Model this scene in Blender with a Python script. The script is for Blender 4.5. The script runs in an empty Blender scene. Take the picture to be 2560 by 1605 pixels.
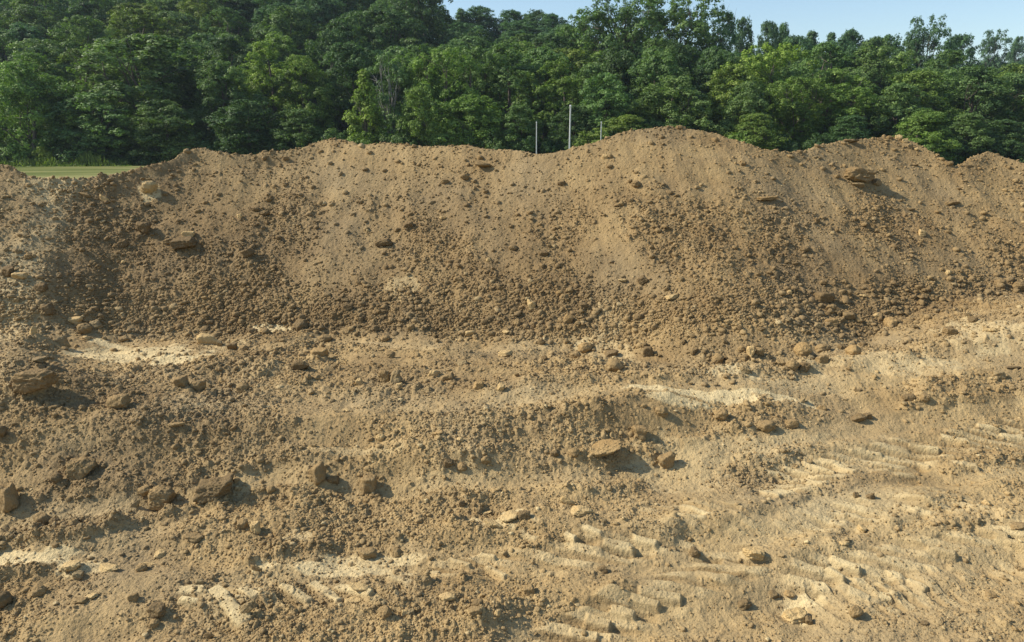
import bpy, math, random
import numpy as np
from mathutils import Vector

# ------------------------------------------------------------------ camera, sky, sun, exposure
S = bpy.context.scene
COL = S.collection
F = 1862.0                       # focal length in photo pixels (photo 2560 x 1605)
PITCH = math.radians(13.65)
CAMH = 3.0
cam_d = bpy.data.cameras.new('camera')
cam = bpy.data.objects.new('camera', cam_d)
COL.objects.link(cam)
cam.location = (0, 0, CAMH)
cam.rotation_euler = (math.radians(90) - PITCH, 0, 0)
cam_d.sensor_width = 36.0
cam_d.lens = F / 2560.0 * 36.0
cam_d.clip_end = 5000
S.camera = cam

SUN = Vector((-0.76, 0.04, 0.63)).normalized()
W = bpy.data.worlds.new('World')
S.world = W
W.use_nodes = True
wn = W.node_tree
sky = wn.nodes.new('ShaderNodeTexSky')
sky.sky_type = 'NISHITA'
sky.sun_disc = False
sky.sun_elevation = math.asin(SUN.z)
sky.sun_rotation = math.atan2(SUN.x, SUN.y)
sky.air_density = 1.2
sky.dust_density = 0.5
sky.ozone_density = 3.0
wn.nodes['Background'].inputs['Strength'].default_value = 0.13
wn.links.new(sky.outputs[0], wn.nodes['Background'].inputs[0])
sl = bpy.data.lights.new('sun', 'SUN')
sl.energy = 4.9
sl.angle = math.radians(0.5)
sl.color = (1.0, 0.935, 0.82)
so = bpy.data.objects.new('sun', sl)
COL.objects.link(so)
so.rotation_euler = SUN.to_track_quat('Z', 'Y').to_euler()
S.view_settings.view_transform = 'Standard'
S.view_settings.look = 'None'
S.view_settings.exposure = 0.36
S.view_settings.gamma = 1.0
S.render.engine = 'CYCLES'
S.cycles.max_bounces = 6
S.cycles.diffuse_bounces = 3
S.cycles.transmission_bounces = 3
S.cycles.volume_bounces = 0

# ------------------------------------------------------------------ noise helpers (numpy)
def _h(ix, iy, seed):
    h = (ix.astype(np.uint32) * np.uint32(374761393)) ^ (iy.astype(np.uint32) * np.uint32(668265263)) ^ np.uint32((seed * 2246822519 + 3266489917) & 0xffffffff)
    h = (h ^ (h >> np.uint32(13))) * np.uint32(1274126177)
    h = (h ^ (h >> np.uint32(16))) * np.uint32(2654435761)
    return h ^ (h >> np.uint32(15))

def rnd(ix, iy, seed):
    return _h(ix, iy, seed).astype(np.float32) * np.float32(1 / 4294967296.0)

def perlin(x, y, seed=0):
    x = np.asarray(x, np.float32); y = np.asarray(y, np.float32)
    xi = np.floor(x); yi = np.floor(y)
    fx = x - xi; fy = y - yi
    xi = xi.astype(np.int32); yi = yi.astype(np.int32)
    def g(ax, ay, dx, dy):
        a = rnd(ax, ay, seed) * np.float32(6.2831853)
        return np.cos(a) * dx + np.sin(a) * dy
    u = fx * fx * fx * (fx * (fx * 6 - 15) + 10); v = fy * fy * fy * (fy * (fy * 6 - 15) + 10)
    n00 = g(xi, yi, fx, fy); n10 = g(xi + 1, yi, fx - 1, fy)
    n01 = g(xi, yi + 1, fx, fy - 1); n11 = g(xi + 1, yi + 1, fx - 1, fy - 1)
    a = n00 + u * (n10 - n00); b = n01 + u * (n11 - n01)
    return (a + v * (b - a)) * 1.5

def fbm(x, y, o, seed=0, gain=0.5):
    r = 0; a = 1.0; f = 1.0
    for k in range(o):
        r = r + a * perlin(x * f + 17.3 * k, y * f - 9.1 * k, seed + k)
        a *= gain; f *= 2.03
    return r

def sm(a, b, x):
    t = np.clip((x - a) / (b - a), 0, 1)
    return t * t * (3 - 2 * t)

def lumps(x, y, cell, dens, rmin, rmax, hk, seed, ang=0.25):
    """half-buried rounded lumps on a jittered grid; dens is the share of the cells that carry one"""
    X = x / cell; Y = y / cell
    xi = np.floor(X).astype(np.int32); yi = np.floor(Y).astype(np.int32)
    out = np.zeros_like(X, dtype=np.float32)
    for dx in (-1, 0, 1):
        for dy in (-1, 0, 1):
            cx = xi + dx; cy = yi + dy
            px = cx + rnd(cx, cy, seed); py = cy + rnd(cx, cy, seed + 1)
            k = rnd(cx, cy, seed + 2)
            s = rnd(cx, cy, seed + 3)
            R = (rmin + (rmax - rmin) * s * s) * np.clip((dens - k) * 6, 0, 1)
            t = rnd(cx, cy, seed + 4) * 6.2832
            e = 0.65 + 0.7 * rnd(cx, cy, seed + 5)
            ax = X - px; ay = Y - py
            c = np.cos(t); n = np.sin(t)
            u = (ax * c + ay * n) * e; v = (-ax * n + ay * c) / e
            # mix of round and faceted outline
            d2 = (u * u + v * v) / np.maximum(R * R, 1e-6)
            q = np.maximum(0, 1 - d2)
            tl = (u * np.cos(t * 3) + v * np.sin(t * 3)) / np.maximum(R, 1e-3)
            hh = np.minimum(np.sqrt(q), np.maximum(0.12, 0.66 + 0.5 * tl)) * R * (0.65 + 0.85 * rnd(cx, cy, seed + 6))
            out = np.maximum(out, np.where(R > 1e-3, hh, 0).astype(np.float32))
    return out * cell * hk

# ------------------------------------------------------------------ picture measurements -> world
sp, cp = math.sin(PITCH), math.cos(PITCH)
def ray(px, py):
    """direction of the line of sight, scaled to advance 1 m along +Y"""
    a = (px - 1280.0) / F; b = -(py - 802.5) / F
    dy = cp + b * sp; dz = -sp + b * cp
    return a / dy, dz / dy
def at(px, py, Y):
    a, t = ray(px, py)
    return (a * Y, Y, CAMH + t * Y)
def project(x, y, z):
    zz = z - CAMH
    fw = y * cp - zz * sp; up = y * sp + zz * cp
    fw = np.maximum(fw, 0.3)
    return 1280 + F * x / fw, 802.5 - F * up / fw

CREST = [(-900,520),(-400,470),(-200,440),(-60,415),(0,408),(25,416),(55,436),(100,446),(200,446),(300,432),(340,420),(400,408),(430,399),(470,374),(505,367),(540,380),(570,387),(640,383),(700,379),(750,371),(790,353),(830,346),(870,352),(900,361),(960,356),(1000,359),(1060,367),(1120,365),(1170,362),(1200,371),(1280,375),(1340,384),(1370,385),(1420,374),(1480,358),(1540,334),(1600,323),(1680,316),(1700,317),(1740,326),(1800,335),(1850,351),(1900,369),(1960,382),(2000,377),(2040,367),(2100,353),(2160,349),(2200,344),(2240,339),(2280,352),(2330,378),(2370,407),(2393,418),(2412,405),(2440,388),(2475,379),(2520,391),(2560,409),(2640,440),(2900,430),(3500,440)]
FOOT = [(-900,1000),(-300,900),(0,870),(150,850),(300,835),(500,822),(650,815),(750,825),(900,850),(1000,858),(1100,850),(1200,838),(1350,833),(1500,850),(1600,880),(1700,915),(1850,926),(2000,920),(2080,890),(2150,850),(2300,832),(2400,815),(2560,800),(2900,800),(3500,830)]
SLOPE = 0.66
fx_ = []; fy_ = []
for px, py in FOOT:
    a, t = ray(px, py); Y = -CAMH / t
    fx_.append(a * Y); fy_.append(Y)
fx_ = np.array(fx_); fy_ = np.array(fy_)
xs_ = np.linspace(-30, 30, 601)
k_ = np.exp(-np.linspace(-2.2, 2.2, 41) ** 2); k_ /= k_.sum()
yfa = np.convolve(np.pad(np.interp(xs_, fx_, fy_), 20, 'edge'), k_, 'valid')
kw_ = np.exp(-np.linspace(-2.2, 2.2, 121) ** 2); kw_ /= kw_.sum()
yfs = np.convolve(np.pad(yfa, 60, 'edge'), kw_, 'valid')
cx_ = []; cz_ = []; cy_ = []
for px, py in CREST:
    a, t = ray(px, py)
    Y = 16.0
    for _ in range(30):
        yf = np.interp(a * Y, xs_, yfs)
        Y = 0.5 * Y + 0.5 * (CAMH + SLOPE * yf) / (SLOPE - t)
    cx_.append(a * Y); cy_.append(Y); cz_.append(CAMH + t * Y)
cx_ = np.array(cx_); cy_ = np.array(cy_); cz_ = np.array(cz_)
ax_ = list(cx_); az_ = list(cz_)
k2_ = np.exp(-np.linspace(-2, 2, 7) ** 2); k2_ /= k2_.sum()
ycr = np.convolve(np.pad(np.interp(xs_, xs_, yfs) + np.interp(xs_, cx_, cz_) / SLOPE, 3, 'edge'), k2_, 'valid')
ax_ = np.array(ax_); az_ = np.array(az_)

def base(x, y):
    z = -0.78 + 0.20 * sm(4.5, 6.8, y) + 0.0 * x
    edge = 7.0 + 0.35 * perlin(x * 0.25, x * 0 + 3.3, 5) + 0.10 * np.clip(x, -5, 6)
    wide = 1.35 + 1.2 * sm(1, 5, x)
    z = z + 0.58 * sm(0, 1, (y - edge) / wide)
    z = z + 0.10 * fbm(x * 0.35, y * 0.45, 2, 11) + 0.05 * fbm(x * 1.1, y * 1.3, 3, 12)
    z = z + (0.055 * perlin(x * 0.30 + 2.0, y * 2.1 - 0.35 * x, 13) + 0.02 * perlin(x * 0.8, y * 4.5 - 0.6 * x, 14)) * sm(10.8, 9.5, y)
    # packed bank rising on the right
    z = z + 0.62 * np.exp(-((x - 8.6) / 2.2) ** 2 - ((y - 11.2) / 1.9) ** 2)
    # low heap in front on the far left
    z = z + 0.22 * np.exp(-((x + 5.6) / 1.0) ** 2 - ((y - 8.3) / 0.6) ** 2)
    return z

def pile_t(x, y):
    yc = np.interp(x, xs_, ycr); yf = np.interp(x, xs_, yfs)
    return (y - yf) / (yc - yf)

def macro0(x, y):
    yc = np.interp(x, xs_, ycr); yf = np.interp(x, xs_, yfs)
    zc = np.interp(x, ax_, az_)
    t = (y - yf) / (yc - yf)
    tt = np.clip(t, -0.4, 1.6)
    wv = np.clip(tt * (1 - tt) * 4, 0, 1)
    face = SLOPE * (y - yf) - 0.10 * np.sin(np.pi * np.clip(tt, 0, 1))
    apron = 0.46 * (y - np.interp(x, xs_, yfa)) + 0.03 * perlin(x * 1.7, y * 1.7, 37)
    face = np.where(tt < 0.75, np.maximum(face, np.minimum(apron, face + 0.5)), face)
    # thin fans and slump hollows down the face
    face = face + wv * (0.10 * perlin(x * 0.45 + 0.2 * y, y * 0.25, 31) + 0.06 * perlin(x * 1.3 + 0.4 * y, y * 0.5, 32) + 0.04 * perlin(x * 2.4, y * 1.9, 35))
    up = sm(0.50, 0.80, tt) * (1 - sm(0.93, 1.0, tt))
    face = face - 0.09 * up * np.clip(0.2 + perlin(x * 0.6, x * 0 + 0.5, 33) * 1.4, 0, 1)
    face = face + 0.016 * (0.4 + perlin(x * 0.9, y * 0.9, 36)) * sm(0.5, 0.8, tt) * (1 - sm(0.94, 1, tt)) * perlin(x * 5.0 + 0.8 * perlin(x, y, 3), y * 1.1, 34)
    back = zc - 0.62 * np.maximum(y - yc, 0) + 0.02
    dd = face - back
    p = np.where(y < yc - 0.4, face, 0.5 * (face + back - np.sqrt(dd * dd + 0.0016)))
    p = np.where(y > yc + 0.4, back, p)
    b = base(x, y)
    k = 0.10
    d = p - b
    hmax = np.where(np.abs(d) < k * 2, 0.5 * (p + b + np.sqrt(d * d + k * k * 0.25)), np.maximum(p, b))
    hmax = np.where(t > 0.9, np.maximum(p, b), hmax)
    return hmax

SPX = [(150,470),(140,520),(118,620),(95,720),(60,800),(5,880),(-60,960)]
def _hit(px, py):
    a, t = ray(px, py); Y = np.linspace(6, 22, 3000); hh = macro0(a * Y, Y)
    k = int(np.argmax(CAMH + t * Y < hh + 0.22)); return float(a * Y[k]), float(Y[k])
SPP = [_hit(*p) for p in SPX][::-1]

_sx = np.array([p[0] for p in SPP]); _sy = np.array([p[1] for p in SPP])
def spur_x(y):
    return np.interp(y, _sy, _sx) + 0.14 * perlin(y * 1.3, y * 0 + 1.1, 8)
def macro(x, y):
    # dumped bank running from the heap towards the viewer: steep on its right, broad on its left
    u = x - spur_x(y)
    amp = sm(_sy[0] - 0.8, _sy[0] + 1.2, y) * (1 - sm(_sy[-1] - 1.6, _sy[-1] + 0.1, y)) * (0.36 + 0.14 * perlin(y * 0.8, y * 0, 9))
    w = u + 0.10 * perlin(x * 2.2, y * 2.2, 19)
    return macro0(x, y) + amp * np.where(w > 0, np.exp(-(w / 0.85) ** 2), np.exp(-(w / 2.6) ** 2))

# ---- marks pressed or broken into the ground, as measured (x1, y1, x2, y2, width, paleness)
BARS = [(530,1466,612,1556,66,1.0),(606,1470,640,1500,40,.95),(700,1468,775,1508,22,.8),(778,1458,852,1508,24,.9),(842,1466,928,1490,24,.9),(445,1476,505,1480,20,.8),(447,1497,498,1512,18,.9),
(1600,1476,1707,1500,24,.5),(1575,1495,1650,1520,24,.5),(1521,1520,1590,1542,24,.5),(1464,1547,1530,1566,24,.55),(1421,1583,1495,1600,24,.5),(1736,1430,1800,1450,20,.45),(1800,1410,1860,1428,18,.4),
(1914,1183,1979,1198,13,.95),(1957,1172,2026,1192,12,.8),(2007,1160,2086,1186,11,.8),(2045,1150,2100,1165,10,.7),(2086,1165,2138,1187,11,.9),(2012,1206,2056,1218,13,.95),(1916,1229,1966,1247,15,.95),
(2268,1114,2350,1132,9,.9),(2353,1093,2420,1108,9,.95),(2164,1132,2208,1144,9,.8),(2443,1064,2500,1079,9,.9),(2293,1161,2327,1175,10,.8),(2378,1160,2445,1170,9,.8),(2250,1272,2330,1294,14,.75),(2236,1186,2290,1194,8,.6),(2500,1090,2560,1100,9,.9),
(2075,1397,2152,1430,15,.85),(2066,1420,2112,1452,15,.85),(2246,1458,2288,1498,8,.85),(2266,1447,2316,1480,8,.85),(2118,1480,2178,1506,20,.9),(2193,1490,2230,1502,16,.85),
(2314,1368,2392,1388,14,.5),(2375,1412,2450,1448,14,.35),(2485,1343,2560,1368,12,.5),(2440,1320,2520,1340,12,.35),(2150,1500,2200,1512,12,.4),
(1457,1318,1503,1340,16,.9),(1410,1335,1440,1352,18,.85),(1507,1354,1588,1380,24,.7),(1582,1345,1642,1366,22,.85),(1218,1415,1266,1450,7,.7),(1196,1386,1242,1398,7,.6),(971,1441,1026,1461,16,.75),(1300,1336,1342,1356,14,.6),(1120,1398,1180,1420,10,.5),(1062,1432,1100,1440,10,.5),
(1700,1263,1770,1290,9,.8),(1690,1292,1765,1297,8,.7),(2100,1308,2155,1335,14,.6),(1320,1290,1345,1312,10,.5)]
PALE = [(1780,984,200,19,1.0),(1700,998,70,10,.9),(1880,975,140,9,.8),(1680,1000,60,8,.7),(1830,935,60,9,.6),(340,890,150,20,.85),(270,862,50,9,1.0),(430,900,70,12,1.0),(690,822,55,7,1.0),(60,1392,120,18,1.0),(150,1370,60,12,.7),(200,1425,50,22,.7),(800,1420,170,16,.7),(930,1400,140,12,.6),(1240,1310,45,22,.8),(1190,1300,25,10,.8),(1280,1285,30,16,1.0),
(2440,830,120,40,.45),(2200,900,200,30,.35),(2000,1130,240,60,.25),(1700,1180,120,50,.3),(370,476,26,22,.8),(2010,1500,60,20,.6),(1990,1540,36,22,1.0),(480,1010,60,20,.2),(880,1130,120,10,.3),(760,1340,50,22,.5),(560,860,60,12,.3),(1520,880,50,30,.35),(1460,862,30,16,.6),(1000,725,40,34,.35)]
SLIDE = [(890,420,100,75,.8),(990,400,60,40,.6),(1120,400,40,25,.5),(1300,430,110,45,.7),(1450,420,70,60,.6),(1600,400,80,70,.8),(1730,410,110,90,1.0),(1810,400,60,50,.7),(2000,450,80,50,.6),(2240,450,60,60,.7),(2340,470,60,50,.9),(2110,620,90,60,.7),(1530,610,60,90,.8),(1230,610,60,50,.5),(600,480,70,60,.6),(700,440,60,40,.5),(2080,480,60,50,.6),(1850,600,50,60,.5),(830,560,80,60,.4),(540,400,40,30,.5)]
MOIST = [(330,600,230,110,.8),(480,520,140,90,.7),(640,640,160,110,.4),(250,700,100,60,.2),(900,790,240,60,.5),(1350,700,150,110,.5),(200,970,280,70,.65),(450,1060,260,80,.5),(300,1180,280,70,.5),(150,1280,150,40,.4),(2200,740,260,80,.45),(1750,870,200,40,.5),(1080,560,120,60,.2),(1500,1090,200,70,.35),(1100,930,250,60,.35),(90,1330,120,20,.2),(700,410,60,16,.6)]

LANES = [([(900,1012),(1400,988),(1800,968),(2200,935),(2560,870)], 0.34),
 ([(0,1300),(350,1268),(700,1190),(1100,1205),(1500,1195),(1750,1130),(2100,1085),(2560,1010)], 0.20),
 ([(0,1395),(200,1365),(500,1290)], 0.16),
 ([(600,1445),(1000,1395),(1300,1400),(1700,1390),(2100,1260),(2560,1180)], 0.26),
 ([(1300,1600),(1700,1540),(2200,1400),(2560,1330)], 0.25),
 ([(150,860),(500,885),(800,850),(1100,868),(1450,860)], 0.22)]
# band centre line, one rib of it, half width of the band, rib spacing, strength
TREADS = [([(1400,1605),(1620,1500),(1860,1400)], (1600,1476,1707,1500), 0.21, 0.20, 1.0),
 ([(1860,1240),(2150,1160),(2560,1085)], (1914,1183,1979,1198), 0.23, 0.17, 1.0),
 ([(2020,1440),(2300,1385),(2560,1335)], (2314,1368,2392,1388), 0.20, 0.19, 0.8),
 ([(520,1500),(700,1492),(960,1478)], (530,1462,600,1540), 0.20, 0.20, 0.6),
 ([(1040,1440),(1330,1400),(1680,1345)], (1507,1354,1588,1380), 0.18, 0.19, 0.9),
 ([(2080,1510),(2320,1475),(2560,1440)], (2246,1458,2288,1498), 0.24, 0.18, 0.7),
 ([(1650,1290),(2000,1290),(2400,1265)], (2250,1272,2330,1294), 0.22, 0.18, 0.7)]

def ground_pt(px, py):
    a, t = ray(px, py)
    Y = np.linspace(3.6, 26, 6000)
    z = CAMH + t * Y
    h = macro(a * Y, Y)
    i = int(np.argmax(z < h))
    if i == 0: i = 5999
    return float(a * Y[i]), float(Y[i]), float(h[i])

EXT = []
for (x1, y1, x2, y2, wpx, pl) in BARS:
    p = ground_pt(x1, y1); q = ground_pt(x2, y2)
    m = ground_pt((x1 + x2) / 2, (y1 + y2) / 2)
    m2 = ground_pt((x1 + x2) / 2, (y1 + y2) / 2 + wpx * 0.5)
    d = (q[0] - p[0], q[1] - p[1]); L = math.hypot(*d); d = (d[0] / L, d[1] / L)
    wv = (m2[0] - m[0], m2[1] - m[1])
    wid = abs(-wv[0] * d[1] + wv[1] * d[0])
    EXT.append((m[0], m[1], d[0], d[1], L / 2, max(0.03, wid), pl))
LN = [([ground_pt(*p)[:2] for p in pts], w) for pts, w in LANES]
TR = []
for pts, rb, hw, spc, st in TREADS:
    p = ground_pt(rb[0], rb[1]); q = ground_pt(rb[2], rb[3]); L = math.hypot(q[0] - p[0], q[1] - p[1])
    TR.append(([ground_pt(*k)[:2] for k in pts], ((q[0] - p[0]) / L, (q[1] - p[1]) / L), hw, spc, st))
def seg_dist(x, y, pts):
    best = np.full(x.shape, 1e3, np.float32)
    for a, b in zip(pts[:-1], pts[1:]):
        dx, dy = b[0] - a[0], b[1] - a[1]; L2 = dx * dx + dy * dy
        t = np.clip(((x - a[0]) * dx + (y - a[1]) * dy) / L2, 0, 1)
        best = np.minimum(best, np.hypot(x - a[0] - t * dx, y - a[1] - t * dy))
    return best
BLOB = []
for lst in (PALE, MOIST, SLIDE):
    o = []
    for (px, py, rx, ry, v) in lst:
        m = ground_pt(px, py); a = ground_pt(px + rx, py); b = ground_pt(px, py + ry)
        r1 = abs(a[0] - m[0]); r2 = max(0.05, abs(b[1] - m[1]) * (1.0))
        o.append((m[0], m[1], r1, r2, v))
    BLOB.append(o)

def fields(x, y):
    """height and the two soil tones over the ground"""
    n = x.size
    h = macro(x, y)
    t = pile_t(x, y)
    onp = sm(-0.05, 0.08, t)
    n5 = fbm(x * 6, y * 6, 3, 43); n1 = fbm(x * 0.8, y * 0.8, 3, 41); n2 = fbm(x * 2.3, y * 2.3, 3, 45); n3 = perlin(x * 0.35, y * 0.35, 47)
    pale = np.zeros(n, np.float32); moist_and_shade = np.zeros(n, np.float32); slide = np.zeros(n, np.float32)
    for arr, o, ns in ((pale, BLOB[0], 0.45), (moist_and_shade, BLOB[1], 0.8), (slide, BLOB[2], 0.75)):
        for (mx, my, r1, r2, v) in o:
            dx = (x - mx) / r1; dy = (y - my) / r2
            d = np.sqrt(dx * dx + dy * dy)
            s = v * sm(1.15, 0.75, d + ns * n2 * 0.7 + 0.25 * n1 + (0.42 * n5 if ns < 0.5 else 0))
            np.maximum(arr, s, out=arr)
    su = (x - spur_x(y) + 0.22 + 0.12 * n2) / 0.38
    pale = np.maximum(pale, 0.62 * np.exp(-su * su) * sm(9.0, 10, y) * sm(15.2, 14, y) * np.clip(0.75 + 0.6 * n1 + 0.3 * n5, 0.1, 1))
    # rubble: how broken the surface is
    rub = np.clip(0.55 + 0.6 * n1 + 0.35 * n3, 0, 1) * (1 - onp) + onp * np.clip(0.95 - 0.95 * t + 0.95 * fbm(x * 0.55 + 0.2 * y, y * 0.5, 3, 49), 0.30, 1.0)
    sc = sm(6.6, 7.4, y) * sm(9.6, 8.6, y)
    rub = np.maximum(rub, sc * (1 - sm(2.5, 5, x)) * np.clip(0.75 + n1 * 0.7, 0.2, 1))
    rub = np.maximum(rub, onp * sm(0.28, 0.05, t) * np.clip(0.8 + n3, 0.35, 1))
    rub = np.maximum(rub, np.exp(-((x - spur_x(y) - 0.2) / 1.2) ** 2) * sm(9, 10, y) * sm(15.5, 14.5, y) * np.clip(0.6 + n1, 0.3, 1))
    rub = rub * (1 - 0.72 * slide)
    trk = sm(0.5, 2.5, x) * sm(7.6, 6.6, y)            # driven-over ground at the right
    rub = rub * (1 - 0.55 * trk) * (1 - 0.8 * np.clip(pale, 0, 1) * (1 - onp))
    lane = np.zeros(n, np.float32)
    for pts, w in LN:
        dl = seg_dist(x, y, pts) + 0.10 * n2
        lane = np.maximum(lane, sm(w, w * 0.45, dl))
        h = h + 0.030 * np.clip(0.9 + 1.6 * n1, 0, 2) * np.exp(-((dl - w * 1.35) / (w * 0.45)) ** 2) - 0.02 * sm(w, w * 0.5, dl)
    lane = lane * np.clip(0.8 + 0.5 * n1, 0, 1)
    rub = rub * (1 - 0.72 * lane)
    pale = np.clip(pale + 0.16 * lane, 0, 1)
    tmask = np.zeros(n, np.float32); tlist = []
    for pts, (dx, dy), hw, spc, st in TR:
        dl = seg_dist(x, y, pts)
        sel = np.where(dl < hw + 0.12)[0]
        ed = sm(hw + 0.04, hw - 0.05, dl[sel] + 0.05 * n2[sel])
        patch = np.clip(0.75 + 1.0 * perlin(x[sel] * 1.1, y[sel] * 1.1, 115) + 0.9 * perlin(x[sel] * 4.2, y[sel] * 4.2, 116) + 0.3 * n2[sel], 0.05, 1)
        k = ed * patch * st
        tmask[sel] = np.maximum(tmask[sel], k); tlist.append((sel, k))
    rub = rub * (1 - 0.75 * tmask)
    cr = sm(0.97, 1.0, t) * sm(1.12, 1.03, t)
    rub = np.clip(np.maximum(rub, 0.55 * cr), 0, 1)
    # tone variation between the broken and the driven soil
    pale = np.clip(pale + 0.12 * trk + 0.20 * np.clip(n1, 0, 1) * (1 - onp) + 0.10 * onp * sm(0.6, 0.9, t) * np.clip(0.3 + n3, 0, 1), 0, 1)
    moist_and_shade = np.clip(moist_and_shade + 0.46 * onp + 0.12 * onp * sm(0.9, 0.3, t) + 0.16 * sm(0.5, -3.5, x) * (1 - onp) * np.clip(0.7 + n1, 0, 1) + 0.45 * np.clip(n3 + n2 * 0.5, 0, 1) * rub + 0.3 * np.clip(fbm(x * 0.5 + 9, y * 0.5, 3, 171), 0, 1), 0, 1) * (1 - np.clip(pale * 1.3, 0, 1))
    streak = fbm(x * 3.2 + 0.5 * y, y * 0.55, 3, 191)
    moist_and_shade = np.clip(moist_and_shade - 0.30 * slide * np.clip(0.8 + 0.9 * streak, 0, 1.6) + 0.14 * onp * np.clip(-streak, 0, 1), 0, 1)
    h = h + 0.018 * slide * streak
    # small relief
    rough = (0.35 + 0.65 * rub) * (1 - 0.7 * tmask)
    h = h + 0.030 * rough * fbm(x * 3.1, y * 3.1, 3, 51) + 0.008 * rough * fbm(x * 13, y * 13, 3, 55)
    h = h + 0.0022 * (0.4 + rub) * fbm(x * 30, y * 30, 2, 59) * sm(9.5, 6.5, y) + 0.0035 * (0.4 + rub) * fbm(x * 19, y * 19, 2, 57)
    def bil(f, sd): return np.abs(perlin(x * f, y * f, sd)) + np.abs(perlin(x * f * 1.9 + 4, y * f * 1.9, sd + 1)) * 0.5
    br = (0.18 + 0.82 * rub) * (1 - 0.65 * tmask) * (1 - 0.5 * lane)
    h = h + 0.024 * br * (bil(5.5, 151) - 0.4) + 0.014 * br * (bil(12.0, 155) - 0.4) + 0.005 * (0.5 + 0.5 * rub) * (bil(25.0, 159) - 0.4)
    # crumbs, in five sizes
    h = h + 0.028 * rub * np.maximum(0, fbm(x * 2.6, y * 2.6, 2, 181)) * (1 - tmask)
    h = h + lumps(x, y, 0.34, 0.20 * rub + 0.02, 0.14, 0.32, 0.75, 61)
    h = h + lumps(x, y, 0.16, 0.50 * rub + 0.01, 0.15, 0.42, 0.70, 71)
    h = h + lumps(x, y, 0.08, 0.75 * rub, 0.16, 0.46, 0.65, 81)
    h = h + lumps(x, y, 0.042, 0.25 + 0.75 * rub, 0.22, 0.50, 0.65, 91)
    near = sm(8.0, 6.2, y)
    h = h + near * lumps(x, y, 0.021, 0.25 + 0.6 * rub, 0.16, 0.48, 0.6, 101)
    # tread bands: pads pressed by the cleats of a tracked machine
    for (pts, (dx, dy), hw, spc, st), (sel, k) in zip(TR, tlist):
        w = -x[sel] * dy + y[sel] * dx
        ph = w / spc + 0.03 * n1[sel]
        rib = np.abs((ph - np.floor(ph)) - 0.5) * 2
        h[sel] += 0.046 * k * (sm(0.37, 0.46, rib + 0.03 * n5[sel] + 0.03 * n2[sel]) - 0.5)
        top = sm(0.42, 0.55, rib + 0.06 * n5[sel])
        pale[sel] = np.clip(pale[sel] + 0.42 * k * top, 0, 1); moist_and_shade[sel] = np.clip(moist_and_shade[sel] + 0.55 * k * (1 - top), 0, 1)  # painted shading: grooves darkened and rib tops paled so the treads stand out
    for (mx, my, dx, dy, L, wd, v) in EXT:
        sel = np.where((np.abs(x - mx) < L + 0.3) & (np.abs(y - my) < L + 0.3))[0]
        if not len(sel): continue
        xx = x[sel] - mx; yy = y[sel] - my
        u = xx * dx + yy * dy; w = -xx * dy + yy * dx
        jag = 0.008 * fbm(x[sel] * 7, y[sel] * 7, 3, 7)
        k = sm(L + 0.015, L - 0.02, np.abs(u) + jag * 2) * sm(wd + 0.012, wd - 0.012, np.abs(w) + jag)
        flat = macro(np.array([mx]), np.array([my]))[0]
        hb = macro(x[sel], y[sel]) + (0.014 + 0.030 * v) * (0.8 + 0.3 * (u / L)) + 0.005 * fbm(x[sel] * 6, y[sel] * 6, 3, 9)
        h[sel] = h[sel] * (1 - k) + np.maximum(hb, h[sel] - 0.01) * k
        # dug-out slot beside the pad
        g = sm(wd + 0.10, wd + 0.03, np.abs(w + 0.03)) * sm(L + 0.02, L - 0.05, np.abs(u)) * (1 - k)
        h[sel] -= 0.028 * g * v
        pale[sel] = np.maximum(pale[sel], k * v * np.clip(0.8 + 0.35 * fbm(x[sel] * 4, y[sel] * 4, 2, 15), 0.2, 1)); rub[sel] *= 1 - 0.8 * k
    return h, pale, moist_and_shade, rub, t

# ------------------------------------------------------------------ materials
def mat(name):
    m = bpy.data.materials.new(name)
    m.use_nodes = True
    n = m.node_tree
    b = n.nodes['Principled BSDF']
    return m, n, b
def N(n, kind, **kw):
    o = n.nodes.new(kind)
    for k, v in kw.items():
        if k.startswith('_'): setattr(o, k[1:], v)
        else: o.inputs[k].default_value = v
    return o
def mix(n, a, b, f, bl='MIX'):
    o = n.nodes.new('ShaderNodeMix'); o.data_type = 'RGBA'; o.blend_type = bl
    for s, v in ((0, f), (6, a), (7, b)):
        if hasattr(v, 'links') or hasattr(v, 'is_output'): n.links.new(v, o.inputs[s])
        else: o.inputs[s].default_value = v if s == 0 else (*v, 1)
    return o.outputs[2]
def mr(n, v, a, b, c=0.0, d=1.0):
    o = N(n, 'ShaderNodeMapRange'); o.inputs[1].default_value = a; o.inputs[2].default_value = b; o.inputs[3].default_value = c; o.inputs[4].default_value = d
    n.links.new(v, o.inputs[0]); return o.outputs[0]

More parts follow.
